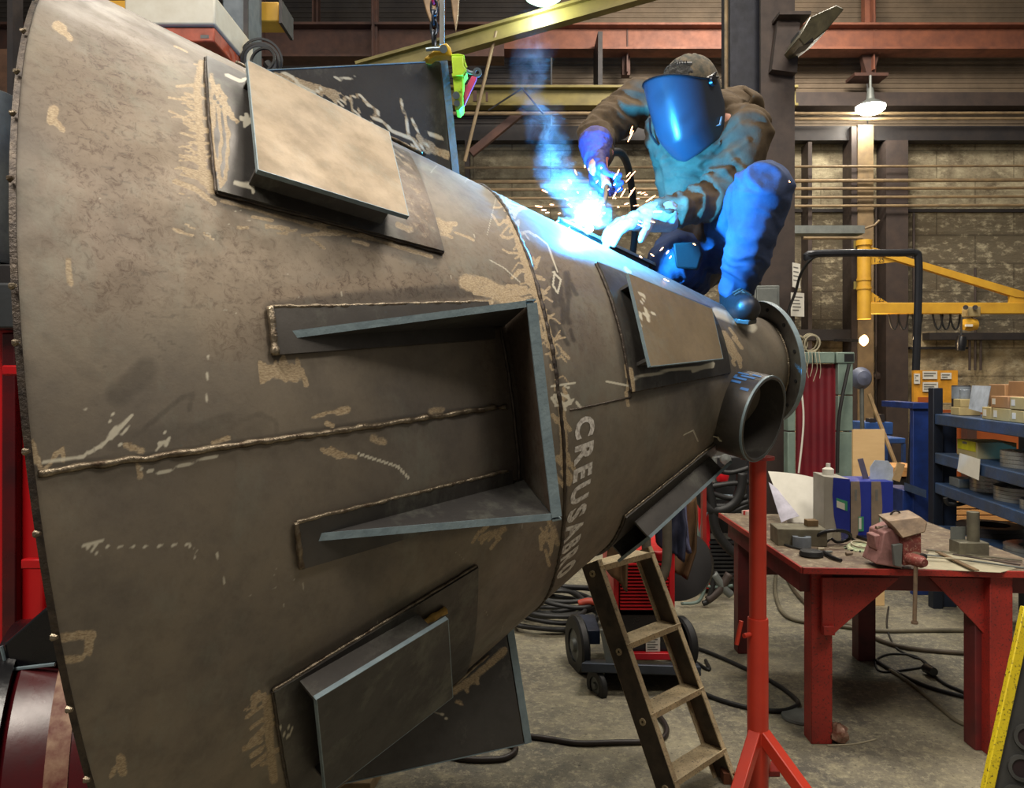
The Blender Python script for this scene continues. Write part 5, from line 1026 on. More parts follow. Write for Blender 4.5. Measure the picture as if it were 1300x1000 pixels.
# timber stack
m_tim=M('fresh_timber',(214,162,100),.65,0,col2=(190,134,76),scale=2,bump=.1,stretch=(1,6,6))
ts=thing('timber_stack','stack of fresh orange-tan timber boards behind and below the shelving','timber',(Xp(1250,7.4),7.4,0))
for k in range(9):
    y=702-k*8.;mb=MB();pbox(mb,1162+random.uniform(-6,10),y-7,1330,y-.6,7.2+.03*random.random(),.5);part('board',mb,m_tim,ts,bev=.004)
mb=MB();pbox(mb,1165,702,1330,712,7.3,.5);part('base_plank',mb,m_dkb,ts);mb=MB();pbox(mb,1180,705,1200,760,7.3,.3);pbox(mb,1290,705,1310,760,7.3,.3);part('bearer',mb,m_dkb,ts,kind='stuff')
for k,(x0,x1,y) in enumerate(((1128,1163,603),(1134,1175,597))):
    mb=MB();pbox(mb,x0,y-4,x1,y+2,7.0,.4);o=solo('timber_offcut',mb,m_tim,'pale timber offcut left of the blue far post, %s'%('lower' if k==0 else 'upper'),'timber',bev=.004,base=(Xp(x0+15,7),7.2,wz(y+2,7)))
mb=MB();pbox(mb,1130,606,1172,710,7.05,.3);solo('dark_crate',mb,M('black_crate_paint',(28,26,28),.6),'dark crate under the pale timber offcuts beside the far blue post','crate',bev=.01)
# boxes on top shelf : positions along shelf (d) and setback (k)
m_card=M('brown_cardboard',(166,126,86),.7,0,col2=(148,110,76),scale=4,bump=.05);m_cardp=M('pale_cardboard',(180,162,112),.7,0,col2=(158,142,100),scale=6,bump=.05)
m_lab=M('red_white_tape',(214,150,136),.5,0,bump=0);m_labr=M('red_print',(190,50,50),.6,bump=0);m_bk=M('black_inner',(16,16,18),.8,bump=0)
def sbox(name,d0,d1,k0,k1,z,h,mat,label,cat='box',bev=.004,group=None):
    c=SP((d0+d1)/2,(k0+k1)/2,z);mb=MB();mb.hexa([SP(d0,k0,z),SP(d1,k0,z),SP(d1,k1,z),SP(d0,k1,z)],[SP(d0,k0,z+h),SP(d1,k0,z+h),SP(d1,k1,z+h),SP(d0,k1,z+h)]);return solo(name,mb,mat,label,cat,group,bev=bev,base=c)
def sface(o,name,d0,d1,z0,z1,k,mat,t_=.002):
    mb=MB();mb.hexa([SP(d0,k-t_,z0),SP(d1,k-t_,z0),SP(d1,k,z0),SP(d0,k,z0)],[SP(d0,k-t_,z1),SP(d1,k-t_,z1),SP(d1,k,z1),SP(d0,k,z1)]);return part(name,mb,mat,o)
z=ZS[0]+.001
big=sbox('cardboard_box',.62,1.52,.20,.55,z,.235,m_card,'large brown cardboard box with red and white tape on the top shelf')
for d0,d1 in ((.90,1.0),(1.32,1.45)):
    sface(big,'red_white_tape',d0,d1,z+.08,z+.22,.199,m_lab)
    for k in range(3):sface(big,'red_print',d0+.02+.02*(k%2),d1-.02,z+.10+.035*k,z+.115+.035*k,.1965,m_labr,.001)
sbox('cardboard_box',.40,.62,.18,.5,z,.215,m_card,'narrower brown box partly hidden by the hanging white sheet')
sheet('paper_sheet',[SP(.30,.12,z+.205),SP(.62,.10,z+.205),SP(.60,.08,z+.03),SP(.32,.09,z+.05)],'bluish white sheet taped over the brown boxes on the top shelf','paper',lines=4,mat=M('bluish_paper',(190,200,214),.8,0,bump=0))
tape=sbox('small_box',.10,.24,.06,.2,z,.055,m_cardp,'lower small tan box at the far end of the top shelf');sbox('small_box',.12,.24,.07,.2,z+.056,.055,m_cardp,'upper small tan box stacked at the far end of the top shelf')
for i,(d,zz,h,r,l) in enumerate(((.02,0,.20,.06,'tall grey tin with silver lid at the far end of the top shelf'),(.16,.112,.06,.035,'small silver tin on the stacked tan boxes'))):
    c=SP(d,.16 if i==0 else .13,z+zz);o=solo('metal_tin',MB().lathe([(0,0),(r,0),(r,h),(r*.95,h+.004),(0,h+.004)],c,(0,0,1),24),m_dk if i==0 else m_tape,l,'tin');part('silver_band',MB().lathe([(r*1.01,h*.55),(r*1.01,h*.98)],c,(0,0,1),24,False),m_tape,o)
for i,(d0,d1,zz,h,l) in enumerate(((.66,.78,0,.075,'leftmost'),(.80,1.02,0,.075,'second'),(1.03,1.18,0,.07,'third'),(1.20,1.34,0,.07,'fourth'),(1.36,1.6,0,.085,'nearest'),(.78,1.0,.076,.07,'upper left'),(1.02,1.32,.076,.07,'upper right'))):
    o=sbox('small_carton',d0,d1,.03,.16,z+zz,h,m_cardp if i not in (5,) else m_card,'small pale carton before the large box, %s from the far end'%l,group='small pale cartons on the top shelf',cat='box')
    sface(o,'box_label',d0+.02,d0+.06,z+zz+.02,z+zz+h-.015,.03,m_paper)
z=ZS[1]+.001
o=sbox('yellow_labelled_box',.10,.42,.10,.34,z,.11,m_cardp,'tan box with a yellow label on the second shelf');sface(o,'yellow_label',.12,.40,z+.045,z+.11,.10,M('yellow_label',(206,200,30),.6,bump=0));sface(o,'black_print',.2,.27,z+.085,z+.1,.098,m_ink,.001)
sheet('paper_sheet',[SP(.44,-.012,z+.04),SP(.74,-.012,z+.03),SP(.74,-.02,z-.10),SP(.42,-.02,z-.08)],'white printed sheet hanging over the front of the second shelf','paper',lines=4)
m_disc=M('machined_steel',(176,178,174),.3,.55,col2=(120,122,120),scale=5,bump=.02)
def discs(d,k,z,r,n,label,h=.022,ri=.6,mat=None):
    for i in range(n):
        c=SP(d,k,z+i*(h+.002));o=solo('steel_ring',MB().lathe([(r*ri,0),(r,0),(r,h),(r*ri,h)],c,(0,0,1),44,True),mat or m_disc,label%(['lowest','second lowest','third from the bottom','fourth from the bottom','fifth from the bottom','topmost'][i if i<n-1 else 5]),'ring','steel rings on the shelving')
discs(.86,.22,z,.16,4,'shiny steel ring beside the hanging sheet, second shelf, %s')
o=sbox('yellow_box',1.36,1.6,.05,.25,z,.08,M('yellow_carton',(214,206,50),.6,bump=0),'yellow box at the right photo edge on the second shelf')
z=ZS[2]+.001
discs(.36,.26,z,.17,5,'dull steel ring, left pile on the third shelf, %s',.022)
discs(.78,.25,z,.19,4,'dull steel ring, middle pile on the third shelf, %s',.020)
discs(1.12,.2,z,.15,2,'shiny steel ring, right end of the third shelf, %s',.026)
sbox('grey_bar',.1,.26,.05,.2,z,.06,m_gry,'grey metal bar end on the third shelf beside the post','bar')
z=ZS[3]+.001
discs(.25,.25,z,.2,2,'dark ring on the lowest shelf, far end, %s',.03,mat=m_dk)
discs(.86,.28,z,.2,2,'shiny steel ring, lowest shelf behind the steel cylinder, %s',.022)
sheet('paper_sheet',[SP(.92,-.012,z+.02),SP(1.15,-.012,z+.02),SP(1.10,-.02,z-.09),SP(.98,-.02,z-.09)],'pale blue sheet hanging over the lowest shelf behind the steel strips','paper',lines=0,mat=M('bluish_paper',(190,200,214),.8,0,bump=0))
t=solo('black_strap_handle',MB().tube(smoothpts([P(1200,632,5.2),P(1203,639,5.2),P(1215,640,5.2),P(1226,638,5.2)],4),.014,8),m_blk,'black handle hanging just below the third shelf','handle')
# round grey wheel at the right edge behind bench
c=P(1298,790,3.9);r_=.16;c.z=r_;solo('tyre',MB().lathe([(r_*.4,-.03),(r_*.95,-.03),(r_,0),(r_*.95,.03),(r_*.4,.03)],c,(1,.2,0),30,True),m_dk,'dark tyre at the right photo edge behind the bench leg','tyre')
# ---------------------------------------------------------------- black panel with yellow edge (bottom right)
pn_=thing('black_control_panel','leaning black panel with a chipped yellow edge and round sockets, lower right corner','panel',(1.62,2.2,0))
YP=2.2;A1=P(1306,770,YP+.1);A2=P(1208,1215,YP);A2.z=.0
wv=Vector((1,-.25,0)).normalized()*.55
mb=MB();mb.prism([A1,A2,A2+wv,A1+wv],(0.02,.05,0));part('panel_face',mb,M('charcoal_panel',(58,58,56),.5,0,col2=(44,44,44)),pn_,bev=.004)
mb=MB();mb.bar(A1+Vector((-.008,-.005,0)),A2+Vector((-.008,-.005,.0)),.021,.03,up=(1,0,0));part('yellow_edge',mb,M('chipped_yellow_paint',(222,200,30),.5,0,col2=(206,180,30),scale=8,fine=(60,52,30)),pn_,bev=.003)
Nn=wv.cross(A2-A1).normalized()
if Nn.y>0:Nn=-Nn
for k,(x,y) in enumerate(((1303,935),(1296,974),(1289,1012),(1282,1050))):
    c=onplane(x,y,A1,Nn)+Nn*.004;part('socket_ring',MB().ring(c,Nn,.026,.036,.014,32),M('dark_socket_rim',(80,80,78),.4,.3),pn_);part('socket_hole',MB().cyl(c-Nn*.002,c+Nn*.001,.026,n=28),M('maroon_black',(34,18,22),.5),pn_)
# ---------------------------------------------------------------- the welder
class Blob:
    """one continuous surface grown around tapered limbs (union by voxel remesh)"""
    def __init__(s):s.mb=MB()
    def ball(s,c,r,R=None,n=14):
        c=Vector(c);r=Vector(r if hasattr(r,'__len__') else (r,r,r));rows=[]
        for i in range(n+1):
            a=math.pi*i/n;rows.append([c+((R@Vector((math.sin(a)*math.cos(b)*r.x,math.sin(a)*math.sin(b)*r.y,math.cos(a)*r.z))) if R else Vector((math.sin(a)*math.cos(b)*r.x,math.sin(a)*math.sin(b)*r.y,math.cos(a)*r.z))) for b in [2*math.pi*k/(2*n) for k in range(2*n)]])
        V_=[rows[0][0]]+[q for r_ in rows[1:-1] for q in r_]+[rows[-1][0]];m=2*n;Fc=[]
        for k in range(m):Fc.append((0,1+k,1+(k+1)%m));Fc.append((len(V_)-1,1+(n-2)*m+(k+1)%m,1+(n-2)*m+k))
        for i in range(n-2):
            for k in range(m):Fc.append((1+i*m+k,1+(i+1)*m+k,1+(i+1)*m+(k+1)%m,1+i*m+(k+1)%m))
        s.mb.add(V_,Fc);return s
    def limb(s,pts,rs,n=16):
        pts=[Vector(p) for p in pts]
        for a,b,r0,r1 in zip(pts[:-1],pts[1:],rs[:-1],rs[1:]):
            s.mb.tube([a,b],[r0,r1],n)
        for p,r in zip(pts,rs):s.ball(p,r,n=9)
        return s
    def mesh(s,name,voxel,smooth_it=6,disp=None,cut=None):
        me=bpy.data.meshes.new('tmp');me.from_pydata([tuple(v) for v in s.mb.v],[],s.mb.f);ob=bpy.data.objects.new('tmp',me);COL.objects.link(ob)
        m=ob.modifiers.new('r','REMESH');m.mode='VOXEL';m.voxel_size=voxel;m.use_smooth_shade=True
        m=ob.modifiers.new('s','SMOOTH');m.iterations=smooth_it;m.factor=.5
        out=bpy.data.meshes.new_from_object(ob.evaluated_get(bpy.context.evaluated_depsgraph_get()));bpy.data.objects.remove(ob);bpy.data.meshes.remove(me)
        if disp:
            no=[v.normal.copy() for v in out.vertices]
            for v,n_ in zip(out.vertices,no):v.co=v.co+n_*disp(v.co,n_)
        if cut:
            import bmesh
            bm=bmesh.new();bm.from_mesh(out)
            for o_,nn in cut:bmesh.ops.bisect_plane(bm,geom=bm.verts[:]+bm.edges[:]+bm.faces[:],plane_co=o_,plane_no=nn,clear_outer=True)
            bm.to_mesh(out);bm.free()
        out.name=name;return out
def putmesh(name,me,mat,parent,label=None):
    b=root(parent).location;me.transform(Matrix.Translation(-Vector(b)));me.materials.clear();me.materials.append(mat);smooth(me,180)
    o=bpy.data.objects.new(name,me);COL.objects.link(o);o.parent=parent
    if label:o['label']=label
    return o
def folds(segs,amp,freq,lowf=7,base=.004):
    segs=[(Vector(a),Vector(b)) for a,b in segs]
    def f(p,n_):
        best=1e9;tt=0;idx=0;dd=None
        for i,(a,b) in enumerate(segs):
            ab=b-a;t=max(0,min(1,(p-a).dot(ab)/ab.dot(ab)));d=(p-a-ab*t).length
            if d<best:best=d;tt=(p-a).dot(ab.normalized());idx=i;dd=ab.normalized()
        w_=noise.noise(p*4.5+Vector((idx,0,0)))*.9
        r=1-abs(noise.noise(Vector((tt*freq+w_*2.2,noise.noise(p*lowf)*1.4,idx*3.1)))*2)
        r2=1-abs(noise.noise(Vector((tt*freq*2.1+w_*3,noise.noise(p*lowf*1.7)*1.6,idx*5.7+9)))*2)
        return amp*(r-.55)+amp*.45*(r2-.5)+base*noise.noise(p*18)
    return f
ARC=P(748,290,2.60)
Ls=P(948,168,2.86);Le=P(905,256,2.84);Lw=P(826,276,2.75)      # his left arm (right in the photo)
Rs=P(812,128,3.10);Re=P(757,172,2.98);Rw=P(758,214,2.78)
neck=P(915,152,2.98);chest=P(885,190,3.00);belly=P(890,262,3.06);pel=P(893,306,3.12)
LH=P(915,312,3.06);LK=P(970,238,2.68);LA=P(936,366,2.84)
RH=P(872,312,3.12);RK=P(852,334,2.94);RA=P(880,356,3.16)
headc=P(872,119,2.84)
hf=Vector((-.66,-.50,-.56)).normalized();hu=(Vector((0.10,0,1))-hf*Vector((0.10,0,1)).dot(hf)).normalized();hr=hf.cross(hu)
HR=Matrix((hr,hf,hu)).transposed()   # local x right, y forward, z up
H=lambda x,y,z:headc+hr*x+hf*y+hu*z
man=thing('person','person in brown jacket, blue trousers and welding helmet crouching on the cone, welding','person',P(920,395,2.95))
m_skin=M('skin',(190,136,112),.5,0,col2=(176,118,98),bump=.05)
# body: one continuous figure
B=Blob();B.ball(headc,(.078,.098,.108),HR);B.ball(H(0,.02,-.07),(.055,.07,.06),HR);B.limb([H(0,-.03,-.08),neck],[.058,.062])
B.limb([neck,chest,belly,pel],[.09,.135,.12,.125]);B.limb([Ls,Rs],[.06,.06]);B.limb([P(925,165,2.93),Ls,Le,Lw],[.07,.058,.045,.032]);B.limb([Rs,Re,Rw],[.058,.045,.032])
B.limb([pel,LH,LK,LA],[.11,.085,.062,.042]);B.limb([pel,RH,RK,RA],[.11,.085,.062,.042])
B.limb([LA,LA+Vector((.01,-.04,-.02))],[.032,.026]);B.limb([RA,RA+Vector((.03,.03,-.01))],[.032,.026])
for sx_ in (-1,1):
    B.ball(H(.080*sx_,-.006,-.012),(.012,.02,.032),HR,8)
B.ball(H(0,.098,-.03),(.014,.022,.02),HR,8);B.ball(H(0,.088,-.062),(.024,.012,.008),HR,8)
body=putmesh('body',B.mesh('body',.010,4),m_skin,man)
for sx_ in (-1,1):
    mb=MB();mb.lathe([(0,-.011),(.008,-.007),(.011,0),(.008,.007),(0,.011)],H(.032*sx_,.088,.0),hf,12);part('eye',mb,M('eye_white',(220,214,204),.3,bump=0),man)
# ear detail
mb=MB();mb.tube([H(-.086+.0,-.004+.018*math.cos(a),-.012+.03*math.sin(a)) for a in np.linspace(-2.2,2.2,16)],.005,8);part('ear',mb,m_skin,man,ang=180)
mb=MB();mb.tube([H(.086,-.004+.018*math.cos(a),-.012+.03*math.sin(a)) for a in np.linspace(-2.2,2.2,16)],.005,8);part('ear',mb,m_skin,man,ang=180)
# hair: short and dark under the cap
def hairdisp(p,n_):return .006*noise.noise(p*70)+.004*noise.noise(p*150)
B=Blob();B.ball(H(0,-.008,.014),(.087,.106,.110),HR,18);hm=B.mesh('hair',.005,2,hairdisp,[(H(0,0,-.02),-(hu+hf*.35).normalized()),])
putmesh('hair',hm,M('dark_hair',(30,28,26),.7,0,col2=(16,15,15),scale=60,bump=.8,bscale=220),man)
# jacket
m_jk=M('brown_wool_jacket',(92,78,60),.9,0,col2=(66,55,44),scale=12,bump=.25,bscale=160,spec=.2)
B=Blob();B.limb([P(912,158,2.99),chest,P(888,238,3.05),P(893,292,3.10)],[.135,.175,.165,.165])
B.limb([P(895,160,3.04),Rs],[.12,.088]);B.limb([P(925,168,2.98),Ls],[.12,.095])
B.limb([Ls,P(940,206,2.86),Le,Le.lerp(Lw,.82)],[.095,.086,.074,.056]);B.limb([Rs,P(780,150,3.05),Re,P(759,198,2.86)],[.088,.082,.072,.056])
B.ball(P(935,150,3.06),(.12,.12,.12));B.ball(P(905,300,3.14),(.17,.15,.09));B.ball(P(845,170,2.98),(.08,.08,.12))
segs=[(Rs,Re),(Re,Rw),(Ls,Le),(Le,Lw),(neck,pel)]
# raised creases on the chest and shoulder that catch the arc light
CR=[]
def crease(pts,wd,h):CR.append(([Vector(p) for p in pts],wd,h))
fd=folds(segs,.013,13)
JC=[[(862,218),(888,205),(915,182),(940,158)],[(870,222),(900,212),(925,198),(948,178)],[(866,228),(900,224),(922,216),(932,206)],[(830,170),(838,200),(850,225)],[(870,236),(890,240),(905,248)],[(848,250),(870,256),(895,250)],[(825,265),(850,268),(880,262)]]
def jdisp(p,n_):
    d=fd(p,n_)
    if n_.y<.15 and p.y<3.1:
        px=CX+F*p.x/p.y;py=CY-F*(p.z-EYE)/p.y
        for pl in JC:
            for a,b in zip(pl[:-1],pl[1:]):
                ax_,ay_=b[0]-a[0],b[1]-a[1];t=max(0,min(1,((px-a[0])*ax_+(py-a[1])*ay_)/(ax_*ax_+ay_*ay_)));q=math.hypot(px-a[0]-ax_*t,py-a[1]-ay_*t)
                if q<7:d+=.014*(1-(q/7)**2)**2*(1 if 1 else 0)*.6
    return d
jm=B.mesh('jacket',.0085,5,jdisp,[(P(756,197,2.86),(P(758,214,2.78)-P(757,172,2.98)).normalized()) if 0 else (Vector((0,0,-9)),Vector((0,0,-1)))])
jk=putmesh('jacket',jm,m_jk,man)
# hood lying round the neck
rows=[]
for i in range(9):
    v=i/8;r=.105+.05*math.sin(v*math.pi);c=P(918,150,2.96)+Vector((.0,.02,-.02+.11*v))-hf*.02
    rows.append([c+Vector((math.cos(a),math.sin(a)*.9,.05*math.cos(a)+.02*math.sin(3*a)))*(r+.012*noise.noise(Vector((a*2,v*3,4)))) for a in np.linspace(-1.1,3.9,40)])
mb=MB();mb.grid(rows);o=part('hood',mb,m_jk,man,ang=180);m=o.modifiers.new('t','SOLIDIFY');m.thickness=.018;m=o.modifiers.new('s','SUBSURF');m.levels=1;m.render_levels=1
mb=MB();mb.tube([P(x,y,2.80) for x,y in ((905,150),(909,160),(914,158),(916,148))],.004,6);part('drawstring',mb,m_cut,man)
# trousers
m_tr=M('blue_work_trousers',(62,74,104),.85,0,col2=(48,58,86),scale=12,bump=.2,bscale=180,spec=.2)
B=Blob();B.limb([pel,LH,LK,P(948,325,2.76),LA+Vector((0,0,.01))],[.13,.115,.102,.082,.066]);B.limb([pel,RH,RK,RA],[.13,.115,.09,.07]);B.ball(P(895,318,3.08),(.15,.12,.09))
B.ball(LK+Vector((.005,0,.005)),.094)
tm=B.mesh('trousers',.0085,5,folds([(LH,LK),(LK,LA),(RH,RK),(RK,RA)],.012,11));putmesh('trousers',tm,m_tr,man)
# knee pad on the far knee
mb=MB();mb.prism([P(854,308,2.83),P(888,306,2.83),P(892,322,2.85),P(886,342,2.86),P(858,340,2.85)],(.01,.03,0));part('knee_pad',mb,M('dark_knee_pad',(24,28,30),.7),man,bev=.008)
# boots
m_bt=M('black_leather_boot',(30,28,30),.45,0,col2=(22,20,22),bump=.1);m_sole=M('boot_sole',(70,70,66),.6)
def boot(a,toe,name='boot'):
    d=(toe-a);B=Blob();B.limb([a+Vector((0,0,.03)),a-Vector((0,0,.02))],[.060,.060]);B.limb([a-Vector((0,0,.025)),a+d*.5-Vector((0,0,.02)),toe],[.056,.054,.048]);B.ball(a-d.normalized()*.02-Vector((0,0,.03)),(.05,.05,.042))
    o=putmesh(name,B.mesh('boot',.006,4),m_bt,man)
    u=Vector((d.x,d.y,d.z)).normalized();sd_=u.cross(Vector((0,0,1))).normalized();up_=sd_.cross(u)
    pts=[a-u*.07-up_*.062+sd_*k*.03 for k in (1,-1)]
    mb=MB();mb.prism([a-u*.065+sd_*.032-up_*.085,toe*1+sd_*.034-up_*.048+u*.02,toe+u*.045-up_*.046,toe-sd_*.034-up_*.048+u*.02,a-u*.065-sd_*.032-up_*.085],up_*.018);part('boot_sole',mb,m_sole,o,bev=.004)
    for k in range(3):
        c=a+d*(.25+.16*k)+up_*.03;mb=MB();mb.tube([c-sd_*.03,c+up_*.018,c+sd_*.03],.004,6);part('lace',mb,m_sole,o)
boot(P(934,376,2.86),P(948,392,2.70));boot(P(876,354,3.18),P(905,344,3.28))
# welding helmet: curved shell open above the head
m_hel=NT('glossy_black_helmet');m_hel=m_hel.set((44,50,62),.30,0,.6)
rows=[];nv=18;nu=40
for i in range(nv+1):
    v=i/nv                      # 0 top, 1 chin
    z=.115-.300*v
    w_=.118-.012*v-.024*max(0,v-.6)**1.2*2.0;dp=.150+.030*math.sin(v*2.2)-.045*max(0,v-.72)*3;a_=math.radians(98-14*max(0,v-.45))
    r=[]
    for k in range(nu+1):
        a=-a_+2*a_*k/nu;x=w_*math.copysign(abs(math.sin(a))**.85,math.sin(a));y=dp*math.copysign(abs(math.cos(a))**.72,math.cos(a)) 
        r.append(H(x,y-.005,z-.085*(1-math.cos(a))*(1-v)+.03*v*(1-abs(math.sin(a)))*-1))
    rows.append(r)
# close the chin
rows.append([r_*.5+H(0,.05,-.20)*.5 for r_ in rows[-1]])
mb=MB();mb.grid(rows);o=part('welding_helmet',mb,m_hel,man,'glossy black welding helmet lit blue by the arc',ang=60);m=o.modifiers.new('t','SOLIDIFY');m.thickness=.004;m=o.modifiers.new('s','SUBSURF');m.levels=1;m.render_levels=1
hel=o
mb=MB();q=[H(-.040,.136,.000),H(.040,.136,.000),H(.040,.142,-.036),H(-.040,.142,-.036)];mb.prism(q,hf*.006);part('filter_window',mb,M('dark_filter_glass',(38,44,58),.16,0,bump=0),hel,bev=.003)
for s_ in (-1,1):
    part('pivot_knob',MB().lathe([(0,.012),(.016,.010),(.019,0),(.019,-.006),(0,-.006)],H(.118*s_,.0,.02),hr*s_,20),m_blkg,hel)
mb=MB();mb.tube([H(.10*math.sin(a),-.03-.105*math.cos(a)*.9,.03) for a in np.linspace(-1.9,1.9,24)],.006,6);part('head_band',mb,m_blkg,hel)
mb=MB();mb.tube([rows[0][k] for k in range(nu+1)],.0035,6);part('rim',mb,m_blkg,hel)
mb=MB();mb.tube(smoothpts([H(.115,.10,-.03),H(.108,.13,-.08),H(.10,.12,-.13)],5),.004,6);mb2=part('side_groove',mb,m_blkg,hel)
# cap worn backwards with a snap strap
rows=[]
for i in range(13):
    v=i/12;a0=v*1.75
    rows.append([H(math.sin(a0)*math.cos(b)*.098,-.022+math.sin(a0)*math.sin(b)*.118,.018+math.cos(a0)*.122+.003*math.sin(b*8)) for b in np.linspace(0,2*math.pi,49)])
tilt=Matrix.Rotation(math.radians(34),3,hr);rows=[[headc+tilt@(q-headc) for q in r] for r in rows]
# opening at the forehead: leave out faces under the arch
mb=MB();n0=len(rows[0]);Vv=[q for r in rows for q in r];Fc=[]
for i in range(12):
    for j in range(48):
        b=2*math.pi*(j+.5)/48
        if abs(b-math.pi/2)<.62 and i>6:continue
        Fc.append((i*n0+j,i*n0+j+1,(i+1)*n0+j+1,(i+1)*n0+j))
mb.add(Vv,Fc);m_cap=M('camouflage_cap',(92,80,62),.85,0,col2=(52,52,44),scale=26,var=.25,bump=.1)
cap=part('cap',mb,m_cap,man,ang=180);m=cap.modifiers.new('t','SOLIDIFY');m.thickness=.004
m_strap=M('grey_strap',(92,94,98),.6,bump=0)
arch=[headc+tilt@(H(math.sin(1.75*7/12+.0)*math.cos(b)*.102,-.022+math.sin(1.75*(.60))*math.sin(b)*.122,.018+math.cos(1.75*.60)*.124)-headc) for b in np.linspace(math.pi/2-.75,math.pi/2+.75,15)]
st_=part('cap_strap',MB().tube(arch,.007,6),m_strap,cap)
for k in range(2,13,1):
    part('strap_hole',MB().box(arch[k]-Vector((0,.008,-.004)),(.003,.003,.008)),m_bk,cap)
# gloves: five separate fingers each
def hand(wr,d,n_,side,curl,sc_=1.,mat=None,name='glove',cuff=None,spread=.012,thumb=(.55,.75,.35)):
    d=Vector(d).normalized();n_=(Vector(n_)-d*Vector(n_).dot(d)).normalized();w_=d.cross(n_)*side
    wr=Vector(wr);B=Blob();k_=[]
    for off in (-.030,-.010,.010,.030):
        kn=wr+d*.095*sc_+w_*off*1.15*sc_;B.limb([wr+w_*off*.5*sc_,kn],[.024*sc_,.0175*sc_]);k_.append(kn)
    B.ball(wr+d*.05*sc_,(.034*sc_,)*3)
    fin=[]
    for i,(kn,L_) in enumerate(zip(k_,(.88,1.,.95,.78))):
        c=curl[i] if hasattr(curl,'__len__') else curl;dd=d.copy();p=kn;pts=[kn];rs=[.0145*sc_]
        for j,(sl,rr) in enumerate(((.046,.0125),(.030,.0118),(.024,.0098))):
            a=c*(.8,1.05,.8)[j];dd=(Matrix.Rotation(a,3,w_*(-1 if side>0 else 1)*-1)@dd) if 0 else (dd*math.cos(a)+(d.cross(w_)*-side*0+ (w_.cross(dd)*side*-1))*0 + _perp(dd,w_,n_)*math.sin(a)).normalized()
            p=p+dd*sl*L_*sc_;pts.append(p);rs.append(rr*sc_)
        B.limb(pts,rs,10);fin.append(pts)
    t0=wr+d*.025*sc_-w_*.028*sc_;td=(d*thumb[0]-w_*thumb[1]+n_*thumb[2]).normalized();t1=t0+td*.042*sc_;td2=(td*.7+d*.6+n_*.25).normalized();t2_=t1+td2*.032*sc_;t3_=t2_+(td2+n_*.3).normalized()*.024*sc_
    B.limb([t0,t1,t2_,t3_],[.019*sc_,.0155*sc_,.0135*sc_,.0105*sc_],10)
    if cuff:B.limb([wr+d*.01,wr-d*cuff],[.045*sc_,.058*sc_],18)
    o=putmesh(name,B.mesh(name,.0042,3,lambda p,q:.0022*noise.noise(p*45)+.0012*noise.noise(p*110)),mat,man);return fin
def _perp(dd,w_,n_):
    u=n_-w_*n_.dot(w_);u=(u-dd*u.dot(dd))
    return u.normalized() if u.length>.15 else (Vector((0,0,0))-dd.cross(w_)*(1 if dd.cross(w_).dot(n_)<0 else -1)).normalized()
m_glv=M('violet_blue_leather_glove',(62,56,120),.7,0,col2=(46,42,96),scale=16,bump=.35,bscale=90);m_glw=M('grey_leather_glove',(150,150,156),.75,0,col2=(120,120,128),scale=16,bump=.35,bscale=90)
hand(P(757,196,2.84),P(760,240,2.74)-P(757,196,2.84),Vector((.75,-.1,-.45)),1,.75,1.12,m_glv,'glove',.06)
hand(P(824,277,2.75),P(775,288,2.69)-P(824,277,2.75),Vector((-.15,.25,-1)),-1,.42,1.1,m_glw,'glove',.07)
# welding torch held in the gloved hand
T1=P(766,205,2.80);T2=P(770,236,2.72);T3=P(764,262,2.67);T4=ARC+Vector((.02,.0,.028))
tor=thing('welding_torch','welding torch with copper neck held in the violet glove, tip at the arc','torch',T4)
part('torch_handle',MB().tube(smoothpts([T1+Vector((.03,.06,.05)),T1,T2],5),[.016]*10+[.018],12),M('orange_pink_grip',(196,112,98),.5,bump=.03),tor,ang=180)
part('torch_neck',MB().tube(smoothpts([T2,T2.lerp(T3,.6)+Vector((.006,0,0)),T3],5),.009,12),M('copper_neck',(160,96,60),.35,.8,bump=0),tor,ang=180)
part('gas_nozzle',MB().cyl(T3,T4,.013,.010,16),M('nozzle_steel',(120,100,86),.35,.8,bump=0),tor);part('contact_tip',MB().cyl(T4,ARC+Vector((.008,0,.010)),.004,.003,8),M('copper_neck',(160,96,60),.35,.8,bump=0),tor)
part('torch_cable',MB().tube(smoothpts([T1+Vector((.03,.06,.05)),P(790,196,2.95),P(800,225,3.1),P(806,290,3.25),P(800,345,3.4)],6),.015,8),m_blk,tor,ang=180)
# ---------------------------------------------------------------- arc, sparks, smoke
ac=solo('welding_arc',MB().lathe([(0,-.014),(.010,-.009),(.014,0),(.010,.009),(0,.014)],ARC,(0,0,1),18),EM('arc_glow',(.55,.82,1,1),300),'blinding blue-white welding arc between torch tip and top plate','arc',ang=180)
ac.visible_diffuse=True
point('arc_light',ARC+Vector((-.005,-.065,.015)),200,(.03,.40,1.),.012)
mb=MB()
def streak(x,y,dx,dy,Y,r=.0022):
    a=P(x,y,Y);b=P(x+dx,y+dy,Y-.01);mb.tube([a,a.lerp(b,.5),b],[r*.5,r,r*.4],5)
for x,y,dx,dy in ((797,180,7,-14),(724,262,2,1),(757,232,2,-3),(764,238,4,-7),(783,222,3,-7),(798,250,8,-12),(788,250,6,-10),(778,252,4,-8),(820,256,12,-8),(735,270,2,-6),(742,262,3,-5),(800,170,3,-10),(838,318,4,-4),(846,322,3,-4),(850,328,2,-3),(843,354,6,3),(880,309,3,2),(812,325,3,2),(826,322,4,3),(772,320,2,2),(1000,229,3,2)):streak(x,y,dx,dy,2.6)
